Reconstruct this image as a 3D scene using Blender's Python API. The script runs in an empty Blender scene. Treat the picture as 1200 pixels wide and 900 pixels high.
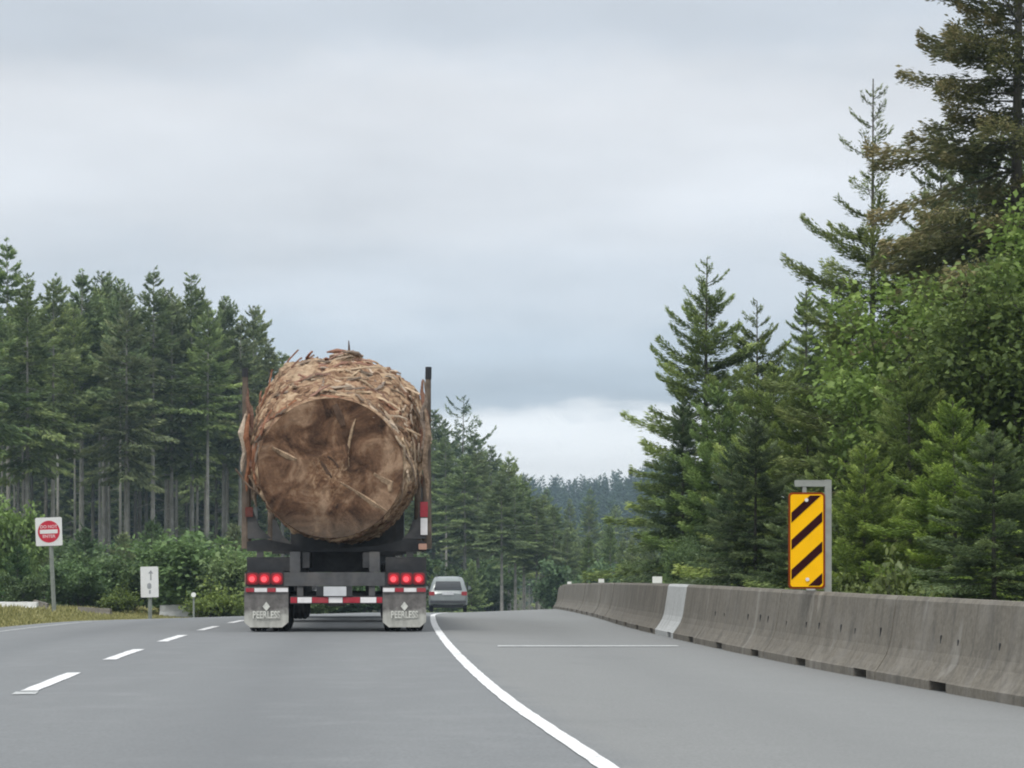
import bpy, bmesh, math, random
import numpy as np
from mathutils import Vector, Matrix, noise as mnoise

SC = bpy.context.scene
COL = SC.collection
R = math.radians

# ------------------------------------------------------------------ camera
CAM_H = 1.10            # eye height of a passenger in a car
FPX = 2700.0            # focal length in pixels of a 1200 px wide frame
cam_d = bpy.data.cameras.new('camera')
cam_d.sensor_width = 36.0
cam_d.lens = 36.0 * FPX / 1200.0
cam_d.shift_y = 213.0 / 1200.0
cam_d.clip_start = 0.1
cam_d.clip_end = 6000
cam = bpy.data.objects.new('camera', cam_d)
cam.location = (0, 0, CAM_H)
cam.rotation_euler = (R(90), 0, 0)
COL.objects.link(cam)
SC.camera = cam

# ------------------------------------------------------------------ sky, sun, exposure
SUN_EL, SUN_AZ = 58.0, 200.0     # azimuth clockwise from +Y
w = bpy.data.worlds.new('World'); SC.world = w; w.use_nodes = True
nt = w.node_tree; N = nt.nodes; L = nt.links; N.clear()
def wn(t, **k):
    n = N.new(t)
    for a, b in k.items(): setattr(n, a, b)
    return n
out = wn('ShaderNodeOutputWorld'); bg = wn('ShaderNodeBackground')
sky = wn('ShaderNodeTexSky', sky_type='NISHITA', sun_disc=False)
sky.sun_elevation = R(SUN_EL); sky.sun_rotation = R(SUN_AZ)
tc = wn('ShaderNodeTexCoord'); sep = wn('ShaderNodeSeparateXYZ')
L.new(tc.outputs['Generated'], sep.inputs[0])
def wmath(op, a, b=None, clamp=False):
    n = wn('ShaderNodeMath', operation=op, use_clamp=clamp)
    for i, v in enumerate((a, b)):
        if v is None: continue
        if isinstance(v, (int, float)): n.inputs[i].default_value = v
        else: L.new(v, n.inputs[i])
    return n.outputs[0]
el = sep.outputs[2]
den = wmath('ADD', wmath('MAXIMUM', el, 0.0), 0.10)
cx = wmath('DIVIDE', sep.outputs[0], den); cy = wmath('DIVIDE', sep.outputs[1], den)
comb = wn('ShaderNodeCombineXYZ'); L.new(cx, comb.inputs[0]); L.new(cy, comb.inputs[1])
n1 = wn('ShaderNodeTexNoise'); n1.inputs['Scale'].default_value = 0.75; n1.inputs['Detail'].default_value = 5; n1.inputs['Roughness'].default_value = 0.5
L.new(comb.outputs[0], n1.inputs['Vector'])
# second noise directly on the direction: ragged edge of the low cloud bank
mp = wn('ShaderNodeMapping'); mp.inputs['Scale'].default_value = (9, 9, 26); mp.inputs['Location'].default_value = (3.1, 0.4, 1.7)
L.new(tc.outputs['Generated'], mp.inputs[0])
n2 = wn('ShaderNodeTexNoise'); n2.inputs['Scale'].default_value = 1.6; n2.inputs['Detail'].default_value = 5; n2.inputs['Roughness'].default_value = 0.55
L.new(mp.outputs[0], n2.inputs['Vector'])
warp = wmath('MULTIPLY', wmath('SUBTRACT', n2.outputs[0], 0.5), 0.045)
elw = wmath('ADD', el, warp)
ramp = wn('ShaderNodeValToRGB'); cr = ramp.color_ramp; cr.interpolation = 'EASE'
stops = [(0.0, (.66, .69, .72)), (.045, (.78, .795, .81)), (.063, (.77, .785, .80)), (.072, (.41, .465, .525)), (.088, (.455, .505, .56)),
         (.118, (.575, .61, .655)), (.160, (.65, .665, .69)), (.195, (.66, .67, .69)), (.230, (.555, .59, .635)), (.30, (.60, .63, .67)), (.60, (1.05, 1.09, 1.14)), (1.0, (1.4, 1.45, 1.5))]
cr.elements[0].position, cr.elements[0].color = stops[0][0], (*stops[0][1], 1)
cr.elements[1].position, cr.elements[1].color = stops[-1][0], (*stops[-1][1], 1)
for p, c in stops[1:-1]:
    e = cr.elements.new(p); e.color = (*c, 1)
L.new(elw, ramp.inputs[0])
mod = wn('ShaderNodeMapRange'); mod.inputs['From Min'].default_value = .3; mod.inputs['From Max'].default_value = .7
mod.inputs['To Min'].default_value = .77; mod.inputs['To Max'].default_value = 1.18
L.new(n1.outputs[0], mod.inputs[0])
mul = wn('ShaderNodeVectorMath', operation='SCALE'); L.new(ramp.outputs[0], mul.inputs[0]); L.new(mod.outputs[0], mul.inputs['Scale'])
skys = wn('ShaderNodeVectorMath', operation='SCALE'); L.new(sky.outputs[0], skys.inputs[0]); skys.inputs['Scale'].default_value = 0.10
mix = wn('ShaderNodeMix', data_type='RGBA'); mix.inputs[0].default_value = 0.93
L.new(skys.outputs[0], mix.inputs[6]); L.new(mul.outputs[0], mix.inputs[7])
L.new(mix.outputs[2], bg.inputs[0]); bg.inputs[1].default_value = 1.19
L.new(bg.outputs[0], out.inputs[0])

sun_d = bpy.data.lights.new('sun', 'SUN'); sun_d.energy = 1.5; sun_d.angle = R(11); sun_d.color = (1, .965, .91)
sun = bpy.data.objects.new('sun', sun_d); COL.objects.link(sun)
a, e_ = R(SUN_AZ), R(SUN_EL)
to_sun = Vector((math.sin(a) * math.cos(e_), math.cos(a) * math.cos(e_), math.sin(e_)))
sun.rotation_euler = to_sun.to_track_quat('Z', 'Y').to_euler()
sun.location = (0, 0, 60)

SC.view_settings.view_transform = 'Standard'; SC.view_settings.look = 'None'
SC.view_settings.exposure = 0.12; SC.view_settings.gamma = 1.0
SC.render.engine = 'CYCLES'
SC.cycles.use_denoising = True
SC.cycles.max_bounces = 6; SC.cycles.diffuse_bounces = 3; SC.cycles.transmission_bounces = 4; SC.cycles.volume_bounces = 1
SC.cycles.pixel_filter_type = 'BLACKMAN_HARRIS'; SC.cycles.filter_width = 2.0

# ------------------------------------------------------------------ materials
MATS = {}
class Mat:
    """small wrapper that makes node graphs short to write"""
    def __init__(s, name, rough=.8, spec=.3, metal=0.0):
        s.m = bpy.data.materials.new(name); s.m.use_nodes = True; s.t = s.m.node_tree
        s.b = s.t.nodes['Principled BSDF']; s.o = s.t.nodes['Material Output']
        s.b.inputs['Roughness'].default_value = rough; s.b.inputs['Specular IOR Level'].default_value = spec; s.b.inputs['Metallic'].default_value = metal
        MATS[name] = s.m
    def n(s, t, ins=None, **k):
        x = s.t.nodes.new(t)
        for a, b in k.items(): setattr(x, a, b)
        for a, b in (ins or {}).items(): s.put(x.inputs[a], b)
        return x
    def put(s, sock, v):
        if hasattr(v, 'is_output') or isinstance(v, bpy.types.NodeSocket): s.t.links.new(v, sock)
        else: sock.default_value = v
    def coord(s, scale=(1, 1, 1), kind='Object', rot=(0, 0, 0), loc=(0, 0, 0)):
        c = s.n('ShaderNodeTexCoord'); m = s.n('ShaderNodeMapping', {0: c.outputs[kind], 1: loc, 2: rot, 3: scale}); return m.outputs[0]
    def pos(s, scale=(1, 1, 1)):
        g = s.n('ShaderNodeNewGeometry'); m = s.n('ShaderNodeMapping', {0: g.outputs['Position'], 3: scale}); return m.outputs[0]
    def noise(s, vec, scale, detail=4, rough=.55, dist=0):
        return s.n('ShaderNodeTexNoise', {'Vector': vec, 'Scale': scale, 'Detail': detail, 'Roughness': rough, 'Distortion': dist}).outputs[0]
    def ramp(s, v, stops):
        r = s.n('ShaderNodeValToRGB', {0: v}); c = r.color_ramp
        c.elements[0].position = stops[0][0]; c.elements[0].color = (*stops[0][1], 1)
        c.elements[1].position = stops[-1][0]; c.elements[1].color = (*stops[-1][1], 1)
        for p, q in stops[1:-1]: c.elements.new(p).color = (*q, 1)
        return r.outputs[0]
    def mix(s, f, a, b, mode='MIX'):
        x = s.n('ShaderNodeMix', data_type='RGBA', blend_type=mode)
        s.put(x.inputs[0], f)
        for i, v in ((6, a), (7, b)): s.put(x.inputs[i], (*v, 1) if isinstance(v, tuple) and len(v) == 3 else v)
        return x.outputs[2]
    def mrange(s, v, a, b, c, d):
        return s.n('ShaderNodeMapRange', {0: v, 1: a, 2: b, 3: c, 4: d}).outputs[0]
    def math(s, op, a, b=0.0):
        return s.n('ShaderNodeMath', {0: a, 1: b}, operation=op).outputs[0]
    def color(s, c): s.put(s.b.inputs['Base Color'], (*c, 1) if isinstance(c, tuple) and len(c) == 3 else c); return s
    def bump(s, h, strength=.4, dist=.02):
        b = s.n('ShaderNodeBump', {'Height': h, 'Strength': strength, 'Distance': dist}); s.t.links.new(b.outputs[0], s.b.inputs['Normal']); return s

def simple(name, c, rough=.6, spec=.4, metal=0, var=.25, scale=6, dirt=None, dirt_amt=.4):
    m = Mat(name, rough, spec, metal); v = m.coord()
    n = m.noise(v, scale, 5)
    lo = tuple(x * (1 - var) for x in c); hi = tuple(min(1, x * (1 + var)) for x in c)
    col = m.ramp(n, [(.3, lo), (.7, hi)])
    if dirt:
        d = m.noise(v, scale * .45, 6, .65)
        col = m.mix(m.mrange(d, .45, .7, 0, dirt_amt), col, dirt)
    m.color(col); m.bump(n, .15, .01)
    return m.m

def emissive(name, c, strength):
    m = Mat(name, .25, .5); m.color(c)
    m.b.inputs['Emission Color'].default_value = (*c, 1); m.b.inputs['Emission Strength'].default_value = strength
    return m.m

# asphalt
def asphalt():
    m = Mat('asphalt', .85, .25)
    p = m.pos()
    fine = m.noise(p, 55, 3, .7); mid = m.noise(p, 2.2, 6, .6); big = m.noise(m.pos((.5, .06, .5)), 1.2, 5, .6)
    col = m.ramp(fine, [(.25, (.135, .140, .141)), (.75, (.225, .233, .234))])
    col = m.mix(m.mrange(big, .35, .68, 0, .6), col, m.mix(.5, col, (.125, .129, .131)))
    col = m.mix(m.mrange(mid, .5, .75, 0, .35), col, (.245, .25, .25))
    # lanes: bitumen-dark strip between the tyre tracks; the shoulder is an older, paler and browner mat
    u = m.n('ShaderNodeAttribute', attribute_name='lane').outputs['Fac']
    u = m.math('ADD', u, m.math('MULTIPLY', m.math('SUBTRACT', mid, .5), .5))
    tri = m.math('ABSOLUTE', m.math('SUBTRACT', m.math('FRACT', m.math('DIVIDE', m.math('ADD', u, 7.0), 3.5)), .5))
    col = m.mix(m.mrange(tri, .0, .22, .42, 0), col, (.118, .124, .128))
    col = m.mix(m.mrange(u, .0, .25, 0, .55), col, m.ramp(fine, [(.25, (.165, .166, .158)), (.75, (.265, .266, .252))]))
    blot = m.noise(p, .55, 6, .7)
    col = m.mix(m.mrange(blot, .56, .70, 0, .22), col, (.105, .108, .11))
    m.color(col); m.bump(fine, .25, .006)
    return m.m
asphalt()

def paint_white():
    m = Mat('road_paint', .7, .3); p = m.pos()
    wear = m.noise(p, 14, 6, .75); b = m.noise(p, 1.3, 4)
    col = m.ramp(wear, [(.33, (.34, .35, .35)), (.45, (.66, .66, .65)), (.7, (.78, .78, .77))])
    col = m.mix(m.mrange(b, .55, .8, 0, .4), col, (.38, .38, .37))
    m.color(col); return m.m
paint_white()
def paint_faint():
    m = Mat('worn_paint', .8, .2); p = m.pos()
    wear = m.noise(p, 9, 6, .75)
    m.color(m.ramp(wear, [(.3, (.23, .235, .24)), (.5, (.42, .43, .42)), (.7, (.55, .56, .55))])); return m.m
paint_faint()

def ground():
    m = Mat('forest_floor', .95, .1); p = m.pos()
    a = m.noise(p, 3, 6, .65); b = m.noise(p, .35, 4)
    col = m.ramp(a, [(.3, (.022, .026, .014)), (.55, (.05, .055, .026)), (.75, (.085, .078, .045))])
    col = m.mix(m.mrange(b, .4, .65, 0, .7), col, m.ramp(a, [(.3, (.10, .105, .035)), (.7, (.20, .185, .075))]))
    m.color(col); m.bump(a, .6, .08); return m.m
ground()
def verge():
    m = Mat('verge_soil', .95, .1); p = m.pos()
    a = m.noise(p, 5, 6, .65)
    m.color(m.ramp(a, [(.3, (.10, .095, .06)), (.55, (.18, .165, .085)), (.75, (.25, .23, .15))])); m.bump(a, .5, .04); return m.m
verge()
def far_ground():
    m = Mat('hill_ground', .95, .1); p = m.pos()
    a = m.noise(p, .12, 6, .65)
    m.color(m.ramp(a, [(.3, (.018, .026, .016)), (.7, (.045, .058, .03))])); return m.m
far_ground()

def foliage(name, lo, mid, hi, trans=.33, objvar=.16):
    """leaf colours picked by the mesh's own per-leaf value, shifted a little from plant to plant"""
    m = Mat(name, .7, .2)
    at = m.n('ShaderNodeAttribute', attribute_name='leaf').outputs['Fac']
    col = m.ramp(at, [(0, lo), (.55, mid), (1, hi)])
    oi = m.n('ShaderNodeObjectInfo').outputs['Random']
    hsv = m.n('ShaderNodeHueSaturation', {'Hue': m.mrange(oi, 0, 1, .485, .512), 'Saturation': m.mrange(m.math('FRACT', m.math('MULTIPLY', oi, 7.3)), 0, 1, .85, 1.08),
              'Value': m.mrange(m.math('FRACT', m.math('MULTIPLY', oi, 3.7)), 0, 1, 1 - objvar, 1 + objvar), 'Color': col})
    d = m.n('ShaderNodeBsdfDiffuse', {0: hsv.outputs[0]}); t = m.n('ShaderNodeBsdfTranslucent', {0: hsv.outputs[0]})
    mx = m.n('ShaderNodeMixShader', {0: trans, 1: d.outputs[0], 2: t.outputs[0]})
    gl = m.n('ShaderNodeBsdfGlossy', {0: (.5, .55, .5, 1), 'Roughness': .45})
    m2 = m.n('ShaderNodeMixShader', {0: .035, 1: mx.outputs[0], 2: gl.outputs[0]})
    m.t.links.new(m2.outputs[0], m.o.inputs[0]); return m.m
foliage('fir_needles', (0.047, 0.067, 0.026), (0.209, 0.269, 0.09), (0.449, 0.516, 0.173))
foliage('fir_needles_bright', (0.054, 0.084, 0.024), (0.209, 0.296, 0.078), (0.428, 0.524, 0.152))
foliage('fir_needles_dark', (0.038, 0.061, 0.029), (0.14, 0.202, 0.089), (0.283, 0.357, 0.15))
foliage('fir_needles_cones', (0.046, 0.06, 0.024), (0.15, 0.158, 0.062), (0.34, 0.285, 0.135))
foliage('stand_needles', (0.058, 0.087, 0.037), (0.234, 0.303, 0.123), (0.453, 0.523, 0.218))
foliage('alder_leaves', (0.055, 0.099, 0.02), (0.176, 0.285, 0.055), (0.304, 0.42, 0.1))
foliage('bush_leaves', (0.072, 0.12, 0.041), (0.176, 0.27, 0.084), (0.312, 0.416, 0.15))
foliage('dull_bush_leaves', (0.048, 0.081, 0.033), (0.11, 0.176, 0.07), (0.22, 0.308, 0.132))
foliage('olive_leaves', (0.055, 0.088, 0.02), (0.14, 0.2, 0.045), (0.27, 0.34, 0.085))
foliage('dry_grass', (.17, .18, .05), (.33, .32, .09), (.50, .46, .17), trans=.3, objvar=0)
foliage('hill_needles', (0.032, 0.062, 0.038), (0.084, 0.135, 0.076), (0.144, 0.204, 0.108))

def bark(name, lo, hi, scale=3):
    m = Mat(name, .9, .15); v = m.coord((1, 1, .18))
    a = m.noise(v, scale * 4, 6, .7); b = m.noise(m.coord(), .6, 3)
    col = m.ramp(a, [(.3, lo), (.7, hi)])
    col = m.mix(m.mrange(b, .45, .65, 0, .4), col, (.07, .09, .045))
    m.color(col); m.bump(a, .8, .04); return m.m
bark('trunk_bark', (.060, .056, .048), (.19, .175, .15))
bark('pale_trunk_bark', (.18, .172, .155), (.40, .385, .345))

def concrete(name, white=False):
    m = Mat(name, .9, .2)
    v = m.coord(); p = m.pos()
    streak = m.noise(m.pos((3.2, 3.2, .22)), 2.0, 5, .6)
    fine = m.noise(p, 22, 5, .65); mid = m.noise(p, 1.7, 5, .6)
    if white: col = m.ramp(fine, [(.3, (.40, .41, .40)), (.7, (.54, .55, .54))]); dirt = (.26, .26, .245)
    else: col = m.ramp(fine, [(.3, (.132, .119, .097)), (.7, (.208, .189, .156))]); dirt = (.085, .080, .072)
    col = m.mix(m.mrange(streak, .46, .72, 0, .6 if white else .75), col, dirt)
    if not white: col = m.mix(m.mrange(mid, .52, .75, 0, .5), col, (.27, .252, .222))
    pits = m.n('ShaderNodeTexVoronoi', {'Vector': p, 'Scale': 9.0}).outputs[0]
    col = m.mix(m.mrange(pits, .05, .09, .5, 0), col, (.06, .056, .05))
    # salt-white run-offs down the face
    run = m.noise(m.pos((2.1, 2.1, .3)), 1.1, 3, .5, .6)
    if not white: col = m.mix(m.mrange(run, .64, .70, 0, .35), col, (.36, .345, .31))
    m.color(col); m.bump(fine, .35, .01); return m.m
concrete('barrier_concrete'); concrete('painted_concrete', True)

simple('kerb_white', (.66, .66, .63), .85, .2, 0, .12, 3, (.42, .41, .38), .5)
simple('galvanised', (.30, .31, .28), .5, .5, .3, .15, 8)
simple('grey_steel_post', (.24, .26, .23), .6, .4, .2, .2, 8)
simple('sign_white', (.74, .74, .73), .45, .4, 0, .06, 5, (.5, .5, .46), .3)
simple('sign_red', (.52, .02, .045), .45, .4, 0, .12, 5)
simple('sign_black', (.03, .03, .03), .5, .4, 0, .2, 5)
simple('sign_grey_ink', (.30, .31, .32), .5, .3, 0, .2, 5)
simple('sign_ink', (.75, .55, .56), .5, .4, 0, .1, 5)
simple('marker_yellow', (.95, .50, .003), .75, .1, 0, .06, 4)
simple('marker_dark', (.030, .005, .006), .75, .08, 0, .2, 6)
simple('marker_edge', (.20, .035, .006), .75, .1, 0, .2, 6)
simple('bolt_white', (.75, .75, .75), .35, .5, .2, .05, 6)
simple('reflector_white', (.85, .86, .80), .4, .4, 0, .05, 6)
simple('rubber', (.016, .016, .017), .8, .3, 0, .3, 9, (.07, .065, .06), .5)
simple('rim_steel', (.35, .35, .34), .5, .5, .4, .2, 9, (.08, .07, .06), .7)
simple('frame_black', (.022, .023, .025), .6, .4, 0, .35, 5, (.085, .08, .075), .55)
simple('frame_grey', (.075, .076, .078), .7, .35, 0, .3, 5, (.14, .125, .11), .6)
simple('stake_steel', (.10, .078, .06), .8, .3, .0, .4, 5, (.24, .18, .135), .8)
simple('tape_red', (.36, .022, .038), .45, .4, 0, .2, 8, (.2, .12, .11), .5)
simple('tape_rust', (.17, .045, .035), .7, .2, 0, .3, 8, (.1, .07, .06), .6)
simple('tape_white', (.76, .74, .73), .45, .4, 0, .08, 8, (.45, .4, .38), .3)
simple('lamp_housing', (.22, .015, .022), .5, .4, 0, .2, 8)
emissive('lamp_red', (.55, .018, .03), .30)
emissive('lamp_red_hot', (.85, .09, .11), .60)
simple('flap_letters', (.66, .66, .60), .7, .3, 0, .15, 14, (.36, .35, .32), .95)
simple('plate_white', (.55, .56, .57), .5, .3, 0, .1, 9)
simple('marker_amber', (.45, .26, .19), .4, .4, 0, .1, 8)
simple('stake_cap', (.020, .022, .026), .6, .4, 0, .2, 8)
def flap():
    m = Mat('flap_rubber', .8, .25)
    v = m.coord()
    z = m.n('ShaderNodeSeparateXYZ', {0: v}).outputs[2]
    a = m.noise(v, 7, 6, .65); b = m.noise(m.coord((1, 1, .35)), 14, 5, .6)
    col = m.ramp(a, [(.3, (.085, .08, .076)), (.7, (.19, .178, .168))])
    # road dust thrown up by the tyres cakes the lower half
    f = m.math('ADD', m.mrange(z, -.46, -.24, 1, 0), m.math('MULTIPLY', m.math('SUBTRACT', a, .5), .9))
    col = m.mix(m.mrange(f, .25, .8, 0, .85), col, m.ramp(b, [(.3, (.33, .33, .295)), (.7, (.52, .515, .465))]))
    m.color(col); m.bump(a, .3, .01); return m.m
flap()

# log
def log_bark():
    m = Mat('log_bark', .92, .12)
    v = m.coord((1, 3.2, 1)); g = m.coord()
    fib = m.noise(v, 3.6, 7, .70, .9); big = m.noise(m.coord((1, 1.6, 1)), 2.2, 5, .6, .5); c = m.noise(g, 1.1, 3)
    col = m.ramp(fib, [(.36, (.055, .030, .020)), (.47, (.24, .145, .09)), (.58, (.43, .30, .19)), (.74, (.64, .49, .34))])  # darkest stop paints the shade of the bark crevices into the colour
    col = m.mix(m.mrange(big, .52, .72, 0, .75), col, m.ramp(fib, [(.35, (.10, .045, .03)), (.7, (.36, .175, .105))]))
    col = m.mix(m.mrange(c, .54, .70, 0, .6), col, m.ramp(fib, [(.35, (.42, .31, .20)), (.7, (.74, .60, .42))]))
    m.color(col); m.bump(fib, .9, .05); return m.m
log_bark()
def strip_mat(name, lo, hi):
    m = Mat(name, .92, .12); v = m.coord((1, .12, 1)); a = m.noise(v, 22, 5, .7)
    oi = m.n('ShaderNodeObjectInfo').outputs['Random']
    col = m.ramp(a, [(.3, lo), (.7, hi)])
    hsv = m.n('ShaderNodeHueSaturation', {'Value': m.mrange(oi, 0, 1, .7, 1.15), 'Saturation': m.mrange(m.math('FRACT', m.math('MULTIPLY', oi, 5.1)), 0, 1, .75, 1.1), 'Color': col})
    m.color(hsv.outputs[0]); m.bump(a, .7, .02); return m.m
strip_mat('bark_strip_pale', (.36, .25, .16), (.66, .52, .37))
strip_mat('bark_strip_red', (.15, .065, .04), (.42, .22, .14))
strip_mat('bark_strip_grey', (.12, .08, .055), (.36, .27, .195))
def log_end():
    m = Mat('log_end_wood', .85, .2)
    v = m.coord(); s3 = m.n('ShaderNodeSeparateXYZ', {0: v}); x, z = s3.outputs[0], s3.outputs[2]
    big = m.noise(v, 1.9, 7, .66, .8); mid = m.noise(v, 5.5, 6, .7, .3); fine = m.noise(m.coord((1, 1, 1), rot=(0, R(35), 0)), 26, 4, .7)
    col = m.ramp(big, [(.36, (.026, .014, .009)), (.45, (.082, .042, .024)), (.53, (.165, .092, .053)), (.66, (.36, .24, .155))])
    col = m.mix(m.mrange(mid, .50, .70, 0, .65), col, (.075, .043, .027))
    # saw dust and scuffed heart wood in the middle
    r2 = m.math('SQRT', m.math('ADD', m.math('MULTIPLY', x, x), m.math('MULTIPLY', m.math('ADD', z, .10), m.math('ADD', z, .10))))
    rr = m.math('ADD', r2, m.math('MULTIPLY', m.math('SUBTRACT', mid, .5), 1.1))
    col = m.mix(m.mrange(rr, .12, .36, .75, 0), col, m.ramp(m.noise(v, 9, 5, .7, 1.5), [(.38, (.075, .032, .016)), (.5, (.22, .12, .065)), (.62, (.46, .32, .2))]))
    # annual rings
    ring = m.n('ShaderNodeTexWave', {'Vector': v, 'Scale': 5.5, 'Distortion': 2.2, 'Detail': 3, 'Detail Scale': 1.4}, wave_type='RINGS', rings_direction='Y').outputs[1]
    col = m.mix(m.mrange(ring, .3, .9, 0, .07), col, (.07, .042, .026))
    col = m.mix(m.mrange(fine, .5, .75, 0, .22), col, (.30, .19, .115))
    # mud thrown on the underside of the cut
    mud = m.math('ADD', m.mrange(z, -.95, -.35, 1, 0), m.math('MULTIPLY', m.math('SUBTRACT', big, .5), 1.2))
    col = m.mix(m.mrange(mud, .35, .85, 0, .6), col, (.105, .083, .062))
    m.color(col); m.bump(m.math('ADD', mid, m.math('MULTIPLY', fine, .4)), .8, .03); return m.m
log_end()
simple('fresh_wood', (.36, .255, .165), .85, .2, 0, .45, 16, (.13, .08, .05), .8)
simple('stained_wood', (.10, .062, .042), .85, .2, 0, .35, 10)

# suv / tractor
simple('suv_paint', (.21, .232, .228), .28, .5, .15, .05, 3, (.38, .39, .38), .3)
simple('suv_trim', (.05, .052, .055), .6, .4, 0, .2, 5)
def glass():
    m = Mat('dark_glass', .08, .6); m.color((.020, .022, .024)); return m.m
glass()
simple('suv_lamp', (.30, .03, .035), .3, .5, 0, .1, 5)
simple('cab_paint', (.10, .12, .14), .35, .5, .1, .1, 3, (.12, .11, .1), .4)
simple('chrome', (.6, .6, .6), .2, .5, .9, .05, 5)

# ------------------------------------------------------------------ mesh helpers
class MB:
    """collects boxes, tubes and loose faces, then becomes ONE mesh"""
    def __init__(s): s.v = []; s.f = []; s.mi = []
    def face(s, pts, mi=0):
        k = len(s.v); s.v += [tuple(p) for p in pts]; s.f.append(tuple(range(k, k + len(pts)))); s.mi.append(mi); return s
    def grid(s, rows, mi=0, close=False):
        k = len(s.v); nr, nc = len(rows), len(rows[0])
        for r in rows: s.v += [tuple(p) for p in r]
        for i in range(nr - 1):
            for j in range(nc if close else nc - 1):
                j2 = (j + 1) % nc
                s.f.append((k + i * nc + j, k + i * nc + j2, k + (i + 1) * nc + j2, k + (i + 1) * nc + j)); s.mi.append(mi)
        return s
    def cap(s, pts, mi=0): return s.face(pts, mi)
    def prism(s, poly, a, b, mi=0):
        """closed solid between polygon*at(a) and polygon*at(b): poly -> list of points made by a(p), b(p)"""
        A = [a(p) for p in poly]; B = [b(p) for p in poly]; k = len(s.v); n = len(poly)
        s.v += [tuple(p) for p in A + B]
        s.f.append(tuple(range(k, k + n))); s.f.append(tuple(range(k + 2 * n - 1, k + n - 1, -1))); s.mi += [mi, mi]
        for i in range(n):
            j = (i + 1) % n; s.f.append((k + j, k + i, k + n + i, k + n + j)); s.mi.append(mi)
        return s
    def box(s, x0, x1, y0, y1, z0, z1, mi=0, ch=0.0):
        if ch <= 0:
            poly = [(x0, z0), (x1, z0), (x1, z1), (x0, z1)]
        else:
            poly = [(x0 + ch, z0), (x1 - ch, z0), (x1, z0 + ch), (x1, z1 - ch), (x1 - ch, z1), (x0 + ch, z1), (x0, z1 - ch), (x0, z0 + ch)]
        return s.prism(poly, lambda p: (p[0], y0, p[1]), lambda p: (p[0], y1, p[1]), mi)
    def tube(s, pts, rad, n=8, mi=0, caps=True):
        pts = [Vector(p) for p in pts]
        if not hasattr(rad, '__len__'): rad = [rad] * len(pts)
        rows = []; prev = None
        for i, p in enumerate(pts):
            d = (pts[min(i + 1, len(pts) - 1)] - pts[max(i - 1, 0)]).normalized()
            if prev is None:
                up = Vector((0, 0, 1)) if abs(d.z) < .9 else Vector((1, 0, 0)); u = d.cross(up).normalized()
            else: u = (prev - d * prev.dot(d)).normalized()
            prev = u; v2 = d.cross(u)
            rows.append([p + (u * math.cos(t) + v2 * math.sin(t)) * rad[i] for t in (2 * math.pi * k / n for k in range(n))])
        s.grid(rows, mi, True)
        if caps: s.face(rows[0][::-1], mi); s.face(rows[-1], mi)
        return s
    def mesh(s, name, mats, smooth=False):
        me = bpy.data.meshes.new(name); me.from_pydata(s.v, [], s.f)
        for m in (mats if isinstance(mats, (list, tuple)) else [mats]): me.materials.append(MATS[m])
        if len(me.materials) > 1: me.polygons.foreach_set('material_index', s.mi)
        if smooth: me.polygons.foreach_set('use_smooth', [True] * len(me.polygons))
        me.validate(); me.update(); return me
    def build(s, name, mats, parent=None, smooth=False, loc=None, rot=None, bevel=0):
        return obj(name, s.mesh(name, mats, smooth), parent, loc, rot, bevel)

def obj(name, me, parent=None, loc=None, rot=None, bevel=0):
    o = bpy.data.objects.new(name, me); COL.objects.link(o)
    if parent is not None: o.parent = parent
    if loc is not None: o.location = loc
    if rot is not None: o.rotation_euler = rot
    if bevel:
        b = o.modifiers.new('bevel', 'BEVEL'); b.width = bevel; b.segments = 2; b.limit_method = 'ANGLE'; b.angle_limit = R(35)
    return o
def tag(o, label=None, cat=None, group=None, kind=None):
    for k, v in (('label', label), ('category', cat), ('group', group), ('kind', kind)):
        if v: o[k] = v
    return o
def thing(name, loc=(0, 0, 0), rz=0.0, label=None, cat=None, group=None):
    o = bpy.data.objects.new(name, None); o.empty_display_size = .3; COL.objects.link(o)
    o.location = loc; o.rotation_euler = (0, 0, rz)
    return tag(o, label, cat, group)
def copy_tree(o, parent=None):
    c = o.copy(); COL.objects.link(c)
    if parent is not None: c.parent = parent
    for ch in list(o.children): copy_tree(ch, c)
    return c
def text_mesh(name, txt, size, mat, extrude=.002):
    cu = bpy.data.curves.new(name, 'FONT'); cu.body = txt; cu.size = size; cu.extrude = extrude; cu.align_x = 'CENTER'; cu.align_y = 'CENTER'; cu.offset = size * .02
    cu.resolution_u = 3
    o = bpy.data.objects.new(name, cu); COL.objects.link(o)
    dg = bpy.context.evaluated_depsgraph_get(); dg.update()
    me = bpy.data.meshes.new_from_object(o.evaluated_get(dg)); me.name = name
    bpy.data.objects.remove(o); bpy.data.curves.remove(cu)
    me.materials.clear(); me.materials.append(MATS[mat]); return me
def rrect(x0, x1, z0, z1, r, n=4):
    pts = []
    for cx_, cz_, a0 in ((x1 - r, z0 + r, -90), (x1 - r, z1 - r, 0), (x0 + r, z1 - r, 90), (x0 + r, z0 + r, 180)):
        for k in range(n + 1):
            t = R(a0 + 90 * k / n); pts.append((cx_ + r * math.cos(t), cz_ + r * math.sin(t)))
    return pts
def disc(r, n=20, cx_=0, cz_=0): return [(cx_ + r * math.cos(2 * math.pi * k / n), cz_ + r * math.sin(2 * math.pi * k / n)) for k in range(n)]
def slab(poly, y0, y1, mb=None, mi=0):
    return (mb or MB()).prism(poly, lambda p: (p[0], y0, p[1]), lambda p: (p[0], y1, p[1]), mi)

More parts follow.
